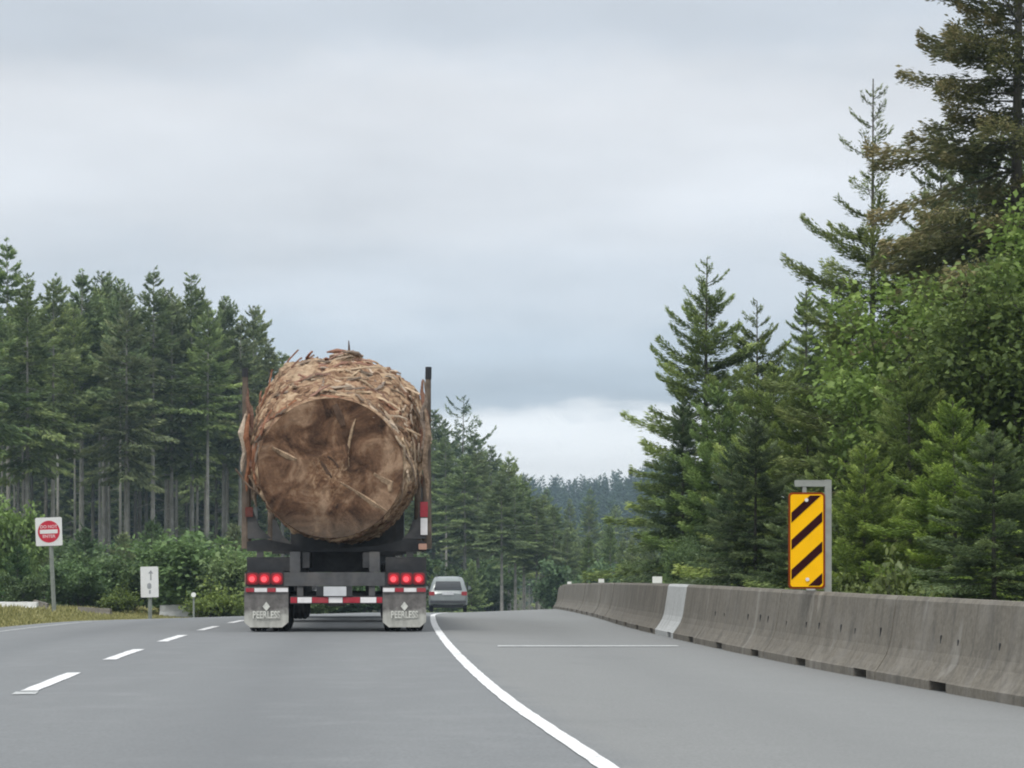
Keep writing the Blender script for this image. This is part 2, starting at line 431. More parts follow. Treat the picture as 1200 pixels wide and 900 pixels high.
# ------------------------------------------------------------------ the road's line and levels
def curve(pts):
    xs = np.array([p[0] for p in pts], float); ys = np.array([p[1] for p in pts], float)
    h = np.diff(xs); dl = np.diff(ys) / h; m = np.zeros(len(xs)); m[0], m[-1] = dl[0], dl[-1]
    for i in range(1, len(xs) - 1): m[i] = (dl[i - 1] * h[i] + dl[i] * h[i - 1]) / (h[i - 1] + h[i])
    def f(x):
        x = np.clip(np.asarray(x, float), xs[0], xs[-1]); i = np.clip(np.searchsorted(xs, x) - 1, 0, len(xs) - 2)
        t = (x - xs[i]) / h[i]
        return ((2*t**3-3*t**2+1)*ys[i] + (t**3-2*t**2+t)*h[i]*m[i] + (-2*t**3+3*t**2)*ys[i+1] + (t**3-t**2)*h[i]*m[i+1])
    return f
edge_x = curve([(-40, 6.2), (-10, 2.55), (0, 1.5), (5, .98), (11, .43), (15.75, 0), (19.7, -.29), (26.3, -.70), (34.7, -1.13), (50, -1.72), (80, -2.45), (108, -2.9), (150, -3.2), (220, -2.5), (300, 1.0), (420, 12)])
prof = curve([(-40, .10), (0, .137), (36, .137), (43, .09), (50, .015), (60, -.17), (80, -.55), (108, -1.09), (150, -2.0), (220, -3.6), (300, -5.2), (420, -7)])
bar_x = curve([(-40, 12), (0, 6.6), (10, 5.0), (15, 4.36), (18, 3.98), (24.5, 3.20), (32, 2.56), (38, 2.25), (57, 1.88), (79, 1.47), (86, 1.52), (96, 1.85), (110, 2.7), (150, 4.5), (220, 6.5), (300, 10), (420, 20)])
bar_z = curve([(-40, 0), (0, 0), (18, 0), (34.6, .01), (45, -.04), (57, -.13), (79, -.38), (95, -.75), (110, -1.15), (150, -2.05), (220, -3.65), (300, -5.2), (420, -7)])
LEFT_U = -8.0
def road_z(X, Y):
    X = np.asarray(X, float); u = X - edge_x(Y); P = prof(Y); gap = bar_x(Y) - edge_x(Y)
    left = P - .13 * np.clip((-3.5 - u) / 4.5, 0, 1.4)
    right = P + (bar_z(Y) - P) * np.clip(u / gap, 0, 1.3)
    return np.where(u <= 0, left, right)
def sm(t): t = np.clip(t, 0, 1); return t * t * (3 - 2 * t)
def terrain_z(X, Y):
    X = np.asarray(X, float); Y = np.asarray(Y, float)
    xl = edge_x(Y) + LEFT_U; xr = bar_x(Y) + .9
    rz = road_z(np.clip(X, xl, xr), Y)
    dl = np.clip(xl - X, 0, None); dr = np.clip(X - xr, 0, None)
    P = prof(Y)
    target_l = np.maximum(-1.15, P + .15)
    zl = rz + sm(dl / 5) * .30 * sm((Y - 30) / 25) + sm(dl / 26) * (target_l - P)
    zr = rz + sm(dr / 30) * .5 - sm(dr / 2) * .25
    inside = np.minimum(X - xl, xr - X)
    z = np.where(dl > 0, zl, np.where(dr > 0, zr, rz)) - .05 - .35 * sm(inside / .8)
    und = (np.sin(X * .13 + 1.3) * np.cos(Y * .11) + np.sin(X * .31) * np.sin(Y * .27 + .6) * .5) * .22
    z = z + und * sm((dl + dr - 6) / 14)
    # wooded rise left of the road and the far ridge
    z = z + 17 * sm((Y - 300) / 420) * sm((dl + dr) / 60) + 26 * np.exp(-((Y - 900) / 170) ** 2) * np.exp(-((X + 120) / 260) ** 2)
    z = z + 24 * sm((np.abs(X) - 160) / 400)
    return z
def road_h(X, Y): return float(road_z(X, Y))
def terr_h(X, Y): return float(terrain_z(X, Y))
def at(px, py, d): return Vector(((px - 600) * d / FPX, d, CAM_H + (663 - py) * d / FPX))

def grid_object(name, xs_rows, ys, zf, mat, kind='structure', lift=0.0):
    nr, nc = len(ys), len(xs_rows[0])
    X = np.array(xs_rows); Y = np.repeat(np.array(ys)[:, None], nc, 1); Z = zf(X, Y) + lift
    v = np.stack([X, Y, Z], -1).reshape(-1, 3)
    i = np.arange(nr - 1)[:, None] * nc + np.arange(nc - 1)[None]
    f = np.stack([i, i + 1, i + nc + 1, i + nc], -1).reshape(-1, 4)
    me = bpy.data.meshes.new(name); me.from_pydata(v.tolist(), [], f.tolist()); me.materials.append(MATS[mat])
    me.polygons.foreach_set('use_smooth', [True] * len(me.polygons)); me.update()
    if name == 'road':
        at_ = me.attributes.new('lane', 'FLOAT', 'POINT'); at_.data.foreach_set('value', (X - edge_x(Y)).ravel().astype(np.float32))
    o = obj(name, me)
    if kind: o['kind'] = kind
    return o

# ground sheet, cut out under the road so that the two never touch
ys_t = np.concatenate([np.arange(-40, 120, 2.0), np.arange(120, 420, 6.0), np.arange(420, 1300, 20.0)])
left_off = -np.concatenate([[900, 700, 520, 400, 300, 220, 160, 120, 90], np.arange(70, 30, -5), np.arange(30, 8, -2), np.arange(8, 0, -1.0), [0]])
right_off = np.concatenate([[0], np.arange(1, 8, 1.0), np.arange(8, 30, 2), np.arange(30, 70, 5), [90, 120, 160, 220, 300, 400, 520, 700, 900]])
rowsL, rowsR = [], []
for y in ys_t:
    rowsL.append(np.maximum(edge_x(y) + LEFT_U + .12 + left_off, -850)); rowsR.append(np.minimum(bar_x(y) + .85 + right_off, 850))
allrows = [np.concatenate([a_, np.linspace(a_[-1] + .9, b_[0] - .9, 7), b_]) for a_, b_ in zip(rowsL, rowsR)]
ground_o = grid_object('ground', allrows, ys_t, terrain_z, 'forest_floor')

ys_r = np.concatenate([np.arange(-38, 64, .5), np.arange(64, 130, 1.0), np.arange(130, 420, 6.0)])
rows = []
for y in ys_r:
    e0, b0 = float(edge_x(y)), float(bar_x(y))
    rows.append(np.array([e0 + u for u in (LEFT_U, -7, -6.2, -5.3, -4.4, -3.5, -2.6, -1.75, -.9, 0)] + [e0 + (b0 - e0) * t for t in (.25, .5, .75, 1.0)] + [b0 + .9]))
road = grid_object('road', rows, ys_r, road_z, 'asphalt')
def marking(name, y0, y1, u0, u1, mat='road_paint', step=.25, ragged=0.0, seed=1):
    rnd = random.Random(seed); n = max(2, int((y1 - y0) / step) + 1); ys = np.linspace(y0, y1, n)
    rws = [np.array([edge_x(y) + u0 + rnd.uniform(-ragged, ragged), edge_x(y) + (u0 + u1) / 2, edge_x(y) + u1 + rnd.uniform(-ragged, ragged)]) for y in ys]
    o = grid_object(name, rws, ys, road_z, mat, None, .005); o.parent = road; return o
marking('edge_line', 2, 118, -.05, .055, ragged=.004)
marking('edge_line', 2, 140, -7.16, -7.04, 'worn_paint', ragged=.02, seed=2)
for i, y in enumerate([5.9, 11.6, 17.2, 22.8, 28.35, 33.9, 39.5, 45.2, 51, 57, 63, 69]):
    marking('lane_dash', y, y + 2.85, -3.56, -3.43, ragged=.007, seed=10 + i)
marking('lane_dash', 16.75, 17.1, -3.56, -3.40, 'worn_paint', ragged=.02, seed=40)
# faint stop bar across the shoulder
o = MB()
rws = [[(x, 27.4 + 1.32 * (x + .17) + dy, road_h(x, 27.4 + 1.32 * (x + .17) + dy) + .006) for x in np.linspace(-.17, 2.2, 24)] for dy in (-.22, 0, .22)]
o.grid(rws).build('cross_line', 'worn_paint', road)

# ------------------------------------------------------------------ concrete barrier, module by module
def barrier_mesh(mat):
    H, prof_full = .81, [(.30, 0), (.30, .085), (.285, .10), (.235, .17), (.19, .245), (.160, .325), (.143, .41), (.088, .775), (.06, .81)]
    prof_slot = [(.297, .088), (.285, .10), (.235, .17), (.19, .245), (.160, .325), (.143, .41), (.088, .775), (.06, .81)]
    mb = MB()
    def loop(p): return [(-x, z) for x, z in p] + [(x, z) for x, z in reversed(p)]
    for y0, y1, p in ((0.006, .30, prof_full), (.30, .78, prof_slot), (.78, 2.494, prof_full)):
        mb.prism(loop(p), lambda q, y0=y0: (q[0], y0, q[1]), lambda q, y1=y1: (q[0], y1, q[1]))
    me = mb.mesh('concrete_barrier', mat); return me
bm_grey, bm_white = barrier_mesh('barrier_concrete'), barrier_mesh('painted_concrete')
scrape_me = slab(rrect(-.014, .014, -.06, .06, .012, 2), -.006, .006).mesh('scrape_mark', 'marker_edge')  # scrape marks on the barrier face, built as thin dark plates
scrape_me.materials[0] = MATS['frame_black']
rnd = random.Random(5)
y = 9.7; bars = []
k = 0
while y < 100:
    x0 = float(bar_x(y)); sl = (float(bar_x(y + .1)) - x0) / .1
    dy = 2.5 / math.hypot(1, (float(bar_x(y + 2.4)) - x0) / 2.4)
    x1, y1 = float(bar_x(y + dy)), y + dy
    ang = math.atan2(-(x1 - x0), dy)
    off = .30
    white = 32.6 < y < 35.1 and not any(b[1] for b in bars)
    z0, z1 = road_h(x0, y), road_h(x1, y1)
    o = obj('concrete_barrier', bm_white if white else bm_grey, None, (x0 + off, y, min(z0, z1) - .004 + max(0, z0 - z1)), (math.atan2(z1 - z0, dy), 0, ang + rnd.uniform(-.004, .004)))
    bars.append((o, white, y))
    if 15 < y < 30:
        for q in range(3):
            if rnd.random() < .85:
                s = obj('scrape_mark', scrape_me, o, (-.138 + rnd.uniform(-.0, .0), .35 + q * .8 + rnd.uniform(-.2, .2), .43 + rnd.uniform(-.015, .015)), (0, -R(8.7), R(90)))
                s.scale = (rnd.uniform(.6, 1.1), 1, rnd.uniform(.6, 1.1))
    y = y1; k += 1
ORD = ['first', 'second', 'third', 'fourth', 'fifth', 'sixth', 'seventh', 'eighth', 'ninth', 'tenth', 'eleventh', 'twelfth']
iw = [i for i, b in enumerate(bars) if b[1]][0]
for i, (o, white, y) in enumerate(bars):
    if white: tag(o, 'white painted concrete barrier block set among the grey ones', 'barrier', 'roadside barrier blocks')
    elif i < iw: tag(o, 'stained grey concrete barrier block, %s from the white one towards the striped marker' % ORD[iw - i - 1], 'barrier', 'roadside barrier blocks')
    elif i - iw <= 12: tag(o, 'grey concrete barrier block, %s past the white one away from the striped marker' % ORD[i - iw - 1], 'barrier', 'roadside barrier blocks')
    else: tag(o, 'grey concrete barrier block near the far end of the barrier row', 'barrier', 'far barrier blocks')

# reflectors sitting on the barrier top
def reflector(yb, w_, h_, label, mat='reflector_white'):
    x = float(bar_x(yb)) + .30; z = road_h(float(bar_x(yb)), yb) + .803
    t = thing('barrier_reflector', (x, yb, z), 0, label, 'reflector')
    slab(rrect(-w_ / 2, w_ / 2, .012, .012 + h_, .008, 2), -.012, .012).build('reflector_face', mat, t)
    MB().box(-w_ / 2 - .01, w_ / 2 + .01, -.04, .04, 0, .012).build('base', 'galvanised', t)
reflector(39.5, .165, .11, 'white square reflector on the barrier just past the white block')
reflector(56.5, .14, .09, 'small cream reflector on the barrier halfway to its far end')
reflector(73, .13, .07, 'tiny pale reflector on the barrier close to its far end')
reflector(25.9, .10, .045, 'low white reflector on the barrier beside the striped marker post')
reflector(18.3, .06, .03, 'tiny white stud on the nearest barrier block top', 'bolt_white')

# ------------------------------------------------------------------ striped hazard marker on its gallows post
MY = 25.4; ms = FPX / MY
mx0 = (946 - 600) / ms; gz = terr_h((971 - 600) / ms, MY)
hm = thing('hazard_marker', ((971 - 600) / ms, MY, gz), 0, 'yellow and black diagonally striped hazard panel hung from a steel gallows post', 'hazard sign')
def zz(py): return CAM_H + (663 - py) / ms - gz
pxm = lambda px: (px - 971) / ms
post = MB(); post.box(-.036, .036, .02, .092, -.3, zz(562), ch=.008); post.build('post', 'galvanised', hm)
arm = MB(); arm.box(pxm(932), -.036, .022, .09, zz(570), zz(562.5), ch=.008); arm.build('arm', 'galvanised', hm)
hang = MB(); hang.box(pxm(941), pxm(945.5), .03, .075, zz(586), zz(570)); hang.build('hanger', 'galvanised', hm)
px0, px1, pz0, pz1 = pxm(924), pxm(967), zz(690), zz(577)
panel = slab(rrect(px0, px1, pz0, pz1, .045), .004, .022).build('panel', 'marker_edge', hm)
ix0, ix1, iz0, iz1 = px0 + .022, px1 - .022, pz0 + .022, pz1 - .022
slab(rrect(ix0, ix1, iz0, iz1, .03), -.001, .003).build('sheeting', 'marker_yellow', panel)
def clip_poly(poly, x0, x1, z0, z1):
    def cl(ps, ins, isec):
        o_ = []
        for i in range(len(ps)):
            a_, b_ = ps[i - 1], ps[i]
            if ins(b_):
                if not ins(a_): o_.append(isec(a_, b_))
                o_.append(b_)
            elif ins(a_): o_.append(isec(a_, b_))
        return o_
    def ix(c): return lambda a_, b_: (c, a_[1] + (b_[1] - a_[1]) * (c - a_[0]) / (b_[0] - a_[0]))
    def iz(c): return lambda a_, b_: (a_[0] + (b_[0] - a_[0]) * (c - a_[1]) / (b_[1] - a_[1]), c)
    for ins, f in ((lambda p: p[0] >= x0, ix(x0)), (lambda p: p[0] <= x1, ix(x1)), (lambda p: p[1] >= z0, iz(z0)), (lambda p: p[1] <= z1, iz(z1))):
        if len(poly) < 3: return []
        poly = cl(poly, ins, f)
    return poly
g0 = .035; slope = (655 - 605) / (961 - 927)     # stripes rise to the right
cxm = (ix0 + ix1) / 2
for zc_px in (590, 622, 657, 694):
    zc = zz(zc_px) ; hw = .056; x_a, x_b = ix0 + .01, ix1 - .01
    sl = .92
    poly = [(x_a, zc - hw + sl * (x_a - cxm)), (x_b, zc - hw + sl * (x_b - cxm)), (x_b, zc + hw + sl * (x_b - cxm)), (x_a, zc + hw + sl * (x_a - cxm))]
    poly = clip_poly(poly, x_a, x_b, iz0 + .012, iz1 - .012)
    if len(poly) > 2: slab(poly, -.005, -.002).build('stripe', 'marker_dark', panel)
for bpx, bpy_ in ((945, 586), (946, 679)):
    slab(disc(.020, 12, pxm(bpx), zz(bpy_)), -.016, -.006).build('bolt', 'bolt_white', panel)

# ------------------------------------------------------------------ signs on the left
def sign_post(t, x, z1, w_=.06, mat='grey_steel_post', lean=0):
    mb = MB(); mb.tube([(x, .05, -.4), (x + lean, .05, z1)], w_ / 2 * 1.2, 6); return mb.build('post', mat, t)
D1 = 65.0; s1 = FPX / D1
X1 = (62 - 600) / s1; g1 = terr_h(X1, D1)
no = thing('do_not_enter_sign', (X1, D1, g1), 0, 'square white sign with a red disc and white bar on a steel post', 'road sign')
z1 = lambda py: CAM_H + (663 - py) / s1 - g1
xx = lambda px: (px - 62) / s1
sign_post(no, xx(64), z1(612), .105, lean=-(xx(64) - xx(58)))
tilt = R(-2.0)
cxs, czs = xx(57.5), z1(623)
pn = slab(rrect(-.375, .375, -.40, .40, .04), -.004, .004).build('panel', 'sign_white', no, loc=(cxs, -.03, czs), rot=(0, tilt, R(0)))
slab(disc(.31, 32), -.009, -.0045).build('red_disc', 'sign_red', pn)
slab(rrect(-.25, .25, -.055, .055, .01), -.014, -.0095).build('white_bar', 'sign_white', pn)
for txt, zt in (('DO NOT', .135), ('ENTER', -.135)):
    obj('lettering', text_mesh('lettering', txt, .12, 'sign_ink', .001), pn, (0, -.011, zt), (R(90), 0, 0))

D2 = 66.0; s2 = FPX / D2
X2 = (175.5 - 600) / s2; g2 = terr_h(X2, D2)
kr = thing('keep_right_sign', (X2, D2, g2), 0, 'small upright white sign with a faded arrow on a short post before the shrubs', 'road sign')
z2 = lambda py: CAM_H + (663 - py) / s2 - g2
sign_post(kr, 0, z2(668), .10)
pn = slab(rrect(-.255, .255, -.44, .44, .03), -.004, .004).build('panel', 'sign_white', kr, loc=(0, -.045, z2(682)), rot=(0, R(-1), 0))
ar = MB()
ar.prism([(.02, .05), (.06, .05), (.06, .24), (.11, .24), (.04, .34), (-.03, .24), (.02, .24)], lambda p: (p[0], -.008, p[1]), lambda p: (p[0], -.0045, p[1]))
ar.build('arrow', 'sign_grey_ink', pn)
slab(rrect(-.07, .05, -.20, -.03, .055), -.008, -.0045).build('island_symbol', 'sign_grey_ink', pn)
slab(rrect(-.02, .03, -.34, -.23, .02), -.008, -.0045).build('arrow_tail', 'sign_grey_ink', pn)

# white kerb blocks / bleached timbers lying at the verge
def block(name, pxa, pxb, pyt, pyb, d, label, cat, mat='kerb_white', seed=0, taper=0):
    s_ = FPX / d; xa, xb = (pxa - 600) / s_, (pxb - 600) / s_
    g = min(terr_h(xa, d), terr_h(xb, d)); top = CAM_H + (663 - pyt) / s_ - g
    L_ = xb - xa; rn = random.Random(seed); mb = MB(); rows_ = []
    base = [(-.3, -.15), (-.3, .08), (-.17, top * .55), (-.13, top), (.13, top), (.17, top * .55), (.3, .08), (.3, -.15)]
    n = 9
    for i in range(n + 1):
        f = i / n; k_ = 1 - taper * f
        rows_.append([(L_ * f, y_ + rn.uniform(-.012, .012), z_ * (k_ if z_ > 0 else 1) + rn.uniform(-.01, .01)) for y_, z_ in base])
    mb.grid(rows_, 0, True); mb.face(rows_[0]); mb.face(rows_[-1][::-1])
    o = mb.build(name, mat, None, loc=(xa, d, g)); return tag(o, label, cat)
block('kerb_block', -30, 44, 705.5, 714, 66.5, 'white painted concrete block lying left of the red disc sign', 'kerb block', seed=1)
block('kerb_block', 40, 56, 703, 711, 68, 'grey concrete block end tucked behind the white one by the sign', 'kerb block', 'barrier_concrete', seed=2, taper=.3)
block('kerb_block', 188, 224, 709.5, 717, 77, 'low white concrete block before the green shrubs behind the trailer', 'kerb block', seed=3, taper=-.12)
block('kerb_block', 92, 130, 711, 716, 69, 'half buried pale kerb block between the two white signs', 'kerb block', 'barrier_concrete', seed=4, taper=.2)
# white marker stub among the shrubs
s_ = FPX / 71; xm = (227 - 600) / s_; gm = terr_h(xm, 71)
mk = thing('marker_stub', (xm, 71, gm), 0, 'white round headed marker stub in front of the green shrub', 'marker')
MB().tube([(0, 0, -.2), (0, 0, CAM_H + (663 - 700) / s_ - gm)], .03, 8).build('post', 'grey_steel_post', mk)
slab(disc(.075, 14), -.02, .02).build('head', 'reflector_white', mk, loc=(0, -.04, CAM_H + (663 - 697) / s_ - gm))

# ------------------------------------------------------------------ logging trailer (local: x right, y forward, z up, origin on the road under the mud flaps)
TX, TY = -2.52, 33.0
TZ = road_h(TX, TY); THEAD = math.atan(.058)       # the lane bends left
TR = FPX / TY
def lx(px): return (px - 393) / TR
def lz(py): return (742 - py) / TR
trailer = thing('log_trailer', (TX, TY, TZ), THEAD, 'dirty black logging trailer with red tail lights and mud flaps', 'trailer')

def wheel_mesh():
    tr = MB(); w_ = .27; r_ = .50
    prof_t = [(-.10, .28), (-.125, .33), (-.135, .42), (-.118, .480), (-.10, .5), (-.052, .5), (-.048, .485), (-.034, .485), (-.03, .5), (.03, .5), (.034, .485), (.048, .485), (.052, .5), (.10, .5), (.118, .48), (.135, .42), (.125, .33), (.10, .28)]
    n = 28
    tr.grid([[(x, r * math.cos(2 * math.pi * k / n), r * math.sin(2 * math.pi * k / n)) for x, r in prof_t] for k in list(range(n)) + [0]])
    rim = MB(); pr = [(-.11, .285), (-.08, .27), (-.03, .22), (.02, .2), (.02, .1), (-.04, .08), (-.04, .001)]
    rim.grid([[(x, r * math.cos(2 * math.pi * k / 20), r * math.sin(2 * math.pi * k / 20)) for x, r in pr] for k in list(range(20)) + [0]])
    return tr.mesh('tyre', 'rubber', True), rim.mesh('rim', 'rim_steel')
TYRE, RIM = wheel_mesh()
def wheel(parent, x, y, flip=False, sc=1.0):
    t = obj('wheel', TYRE, parent, (x, y, .5 * sc), (R(random.Random(int(x * 100 + y)).uniform(0, 90)), 0, math.pi if flip else 0)); t.scale = (sc,) * 3
    obj('rim', RIM, t); return t
for yy in (.66, 1.92):
    for x in (-1.135, -.815, .815, 1.135): wheel(trailer, x, yy, x > 0)
    MB().tube([(-1.2, yy, .5), (1.2, yy, .5)], .07, 10).build('axle', 'frame_black', trailer)
    MB().box(-.16, .16, yy - .17, yy + .17, .36, .64, ch=.05).build('axle_hub', 'frame_black', trailer)
for s_ in (-1, 1):
    MB().box(s_ * .43 - .05, s_ * .43 + .05, .02, 9.6, .92, 1.14, ch=.01).build('frame_rail', 'frame_black', trailer)
    MB().box(s_ * .48 - .06, s_ * .48 + .06, .2, 2.6, .52, .91, ch=.02).build('suspension', 'frame_black', trailer)
MB().box(-.10, .10, 2.0, 12.4, .80, 1.0, ch=.02).build('reach_pole', 'frame_grey', trailer)
# rear cross member and the uprights above it
MB().box(lx(331), lx(455), .0, .16, lz(688), lz(672), ch=.012).build('rear_crossmember', 'frame_grey', trailer)
for px in (345, 438): MB().box(lx(px) - .075, lx(px) + .075, .01, .12, lz(671.8), lz(648), ch=.01).build('upright', 'frame_grey', trailer)
MB().box(lx(350), lx(433), .9, 1.0, lz(672), lz(648)).build('opening_shade', 'frame_black', trailer)  # shade of the open gap between the uprights, built as a black sheet
# light boxes, fenders
for side, xs_, lxs, ftop in ((-1, (287.5, 332), (295.5, 309.5, 324), 660), (1, (450, 499), (460.5, 475.5, 490), 655)):
    bx = MB(); bx.box(lx(xs_[0]), lx(xs_[1]), .0, .14, lz(688.5), lz(671), ch=.012); bx.build('light_box', 'frame_black', trailer)
    for k, px in enumerate(lxs):
        c_ = MB(); slab(rrect(lx(px) - .085, lx(px) + .085, lz(679.5) - .085, lz(679.5) + .085, .04), -.018, -.001, c_); h = c_.build('tail_light', 'lamp_housing', trailer)
        slab(disc(.066, 18, lx(px), lz(679.5)), -.034, -.0185).build('lens', 'lamp_red', h)
        slab(disc(.040, 14, lx(px) - .006, lz(680)), -.041, -.0345).build('bulb_glow', 'lamp_red_hot', h)
    fd = MB(); fd.box(lx(xs_[0]) + .01, lx(xs_[1]) + (.22 if side < 0 else -.22 * 0) , .16, 2.6, 1.055, 1.075); fd.box(lx(xs_[0]) + .01, lx(xs_[1]) + (.22 if side < 0 else 0), .145, .20, lz(670.8), 1.053)
    fd.build('fender', 'frame_black', trailer)
    x0, x1 = (lx(286), lx(337.5)) if side < 0 else (lx(447.5), lx(498.5))
    xm_ = (x0 + x1) / 2; zt, zb = lz(689), lz(736.5)
    # mud flap: rounded lower corners, slightly wavy
    wd = x1 - x0; nn, mm = 10, 8; mb = MB()
    def flap_pt(i, j, y_off):
        u = i / nn; v = j / mm; z_ = zt + (zb - zt) * v
        r_ = .09; inset = 0
        d_ = z_ - zb
        if d_ < r_: inset = r_ - math.sqrt(max(0, r_ * r_ - (r_ - d_) ** 2))
        xx_ = -wd / 2 + inset + (wd - 2 * inset) * u
        return (xx_, y_off - .02 * v * v + .008 * math.sin(5 * u + side) * v, z_ - zt)
    A = [[flap_pt(i, j, 0) for i in range(nn + 1)] for j in range(mm + 1)]; B = [[flap_pt(i, j, .014) for i in range(nn + 1)] for j in range(mm + 1)]
    mb.grid(A); mb.grid([r_[::-1] for r_ in B])
    ring = lambda G: G[0] + [r_[-1] for r_ in G[1:-1]] + G[-1][::-1] + [r_[0] for r_ in G[1:-1]][::-1]
    mb.grid([ring(A), ring(B)], 0, True)
    fl = mb.build('mud_flap', 'flap_rubber', trailer, loc=(xm_, -.005, zt))
    zrel = lambda py: lz(py) - zt
    dm = MB(); dm.prism([(-.052, zrel(712)), (0, zrel(717.5)), (.052, zrel(712)), (0, zrel(706.5))], lambda p: (p[0], -.034, p[1]), lambda p: (p[0], -.020, p[1])); dm.build('diamond_emblem', 'flap_letters', fl)
    obj('lettering', text_mesh('lettering', 'PEERLESS', .125, 'flap_letters', .002), fl, (0, -.030, zrel(722.0)), (R(90), 0, 0)).scale = (.78, 1.15, 1)
    # reflective tape along the top of the flap
    segs = ((288, 297.5, 0), (298, 312.5, 1), (313, 322.5, 0), (323, 337, 1)) if side < 0 else ((448, 461.5, 1), (462, 472, 0), (472.5, 487, 1), (487.5, 498, 0))
    for a_, b_, wh in segs:
        MB().box(lx(a_), lx(b_), -.030, -.022, lz(695), lz(690.5)).build('reflective_tape', 'tape_white' if wh else 'tape_red', trailer)
# plate, bumper bar with tape
MB().box(lx(378.5), lx(405), -.03, -.022, lz(699.8), lz(688.8), ch=.006).build('number_plate', 'plate_white', trailer)
MB().box(lx(370), lx(412), -.02, -.002, lz(699.9), lz(688.2)).build('plate_bracket', 'frame_black', trailer)
bump = MB(); bump.box(lx(339), lx(447.5), .0, .10, lz(709), lz(699.9), ch=.012); bumper = bump.build('bumper_bar', 'frame_black', trailer)
for a_, b_, wh in ((340, 347.5, 0), (348, 364.5, 1), (365, 384, 0), (384.5, 400.5, 1), (401, 421, 0), (421.5, 440, 1), (440.5, 447, 0)):
    MB().box(lx(a_), lx(b_), -.006, -.001, lz(707.8), lz(701.2)).build('reflective_tape', 'tape_white' if wh else 'tape_red', bumper)
for px in (351, 435): MB().box(lx(px) - .045, lx(px) + .045, .02, .09, lz(699.8), lz(688.2)).build('bumper_bracket', 'frame_grey', trailer)
# bunks: bolster, gussets, stakes
ZB = 1.335
def bunk(y0, rear):
    b = MB()
    pts = [(-1.30, 1.16), (1.30, 1.16), (1.30, 1.30), (1.05, 1.34), (.55, 1.24), (0, 1.20), (-.55, 1.24), (-1.05, 1.34), (-1.30, 1.30)]
    slab(pts, y0, y0 + .24, b); bo = b.build('bolster', 'frame_black', trailer)
    for s_ in (-1, 1):
        g_ = MB(); slab([(s_ * 1.295, 1.345), (s_ * .95, 1.345), (s_ * 1.12, 1.50), (s_ * 1.23, 1.78), (s_ * 1.295, 1.78)], y0 + .03, y0 + .20, g_); g_.build('gusset', 'frame_grey', trailer)
        st = MB(); st.tube([(s_ * 1.315, y0 + .12, 1.2), (s_ * 1.315, y0 + .12, 2.5), (s_ * 1.335, y0 + .12, 3.72 if s_ < 0 else 3.70)], [.075, .062, .042], 10)
        so = st.build('stake', 'stake_steel', trailer)
        cp = MB(); cp.tube([(s_ * 1.335, y0 + .12, 3.70 if s_ < 0 else 3.68), (s_ * 1.338, y0 + .12, 3.86 if s_ > 0 else 3.83)], .048, 10); cp.build('stake_cap', 'stake_cap', so)
        if rear:
            MB().box(s_ * 1.27 - .055, s_ * 1.27 + .055, y0 - .012, y0 + .025, 1.66, 1.88 if s_ > 0 else 1.80).build('reflective_tape', 'tape_red' if s_ > 0 else 'tape_rust', trailer)
            if s_ > 0: MB().box(1.22, 1.32, y0 - .012, y0 + .025, 1.40, 1.645).build('reflective_tape', 'tape_white', trailer)
bunk(.55, True); bunk(8.4, False)
MB().box(1.19, 1.31, .50, .58, lz(645), lz(638), ch=.01).build('marker_lamp', 'marker_amber', trailer)
MB().box(-1.33, -1.24, .50, .58, lz(687), lz(673), ch=.01).build('side_bracket', 'marker_amber', trailer)
for px, w_ in ((302, .05), (480, .05)):
    MB().box(lx(px) - w_, lx(px) + w_, .56, .64, 1.078, 1.158).build('fender_bracket', 'frame_grey', trailer)

# ------------------------------------------------------------------ the giant log on the trailer
log = thing('giant_log', (TX, TY, TZ), THEAD, 'huge old growth log with torn shaggy bark and sawn brown end, on the trailer', 'log')
ly = [0, .02, .08, .2, .38, .6, .85, 1.15, 1.5, 1.9, 2.4]
f_cx = curve([(0, -.075), (.6, -.03), (1.5, .0), (12, 0)])
f_rx = curve([(0, 1.04), (.08, 1.075), (.6, 1.15), (1.5, 1.225), (2.4, 1.24), (12, 1.18)])
f_bot = curve([(0, lz(632)), (1.5, 1.375), (12, 1.40)])
f_top = curve([(0, lz(468)), (.08, lz(464)), (.6, 3.68), (1.2, 3.93), (1.9, 4.06), (2.6, 4.06), (12, 3.85)])
def hill(x, a, b): return math.exp(-((x - a) / b) ** 2)
def log_pt(y_, th):
    rx = float(f_rx(y_)); zb, zt = float(f_bot(y_)), float(f_top(y_)); zc, rz_ = (zb + zt) / 2, (zt - zb) / 2
    c, s = math.cos(th), math.sin(th)
    p = Vector((c * 1.1, y_ * .35, s * 1.1))
    lump = mnoise.fractal(p * 1.3 + Vector((3, 1, 7)), .8, 2.1, 3)
    rid = abs(mnoise.noise(Vector((c * 6.5, y_ * .8, s * 6.5)))) + .5 * abs(mnoise.noise(Vector((c * 15, y_ * 2.2, s * 15 + 4))))
    k = min(1, y_ / .10)
    out_ = (.055 * lump + .055 * (.30 - rid)) * k * (1.0 if s > -.3 else .4)
    n_ = 2 + .75 * min(1, max(0, (y_ - .1) / 1.2)) if s > 0 else 2            # broad shoulders once past the cut
    sq = (abs(c) ** n_ + abs(s) ** n_) ** (-1 / n_)
    wv_ = 1.4 * mnoise.noise(Vector((c * 2.6, s * 2.6, y_ * .8)))
    step = (.085 * (abs(mnoise.noise(Vector((c * 2.6, y_ * 7.5 + wv_, s * 2.6)))) - .22) + .065 * (abs(mnoise.noise(Vector((c * 6.5, y_ * 15 + 2 * wv_, s * 6.5 + 7)))) - .2) + .035 * mnoise.noise(Vector((c * 17, y_ * 24, s * 17)))) * k
    out_ += step
    x = float(f_cx(y_)) + c * sq * (rx + out_); z = zc + s * sq * (rz_ + out_)
    return (x, y_, z)
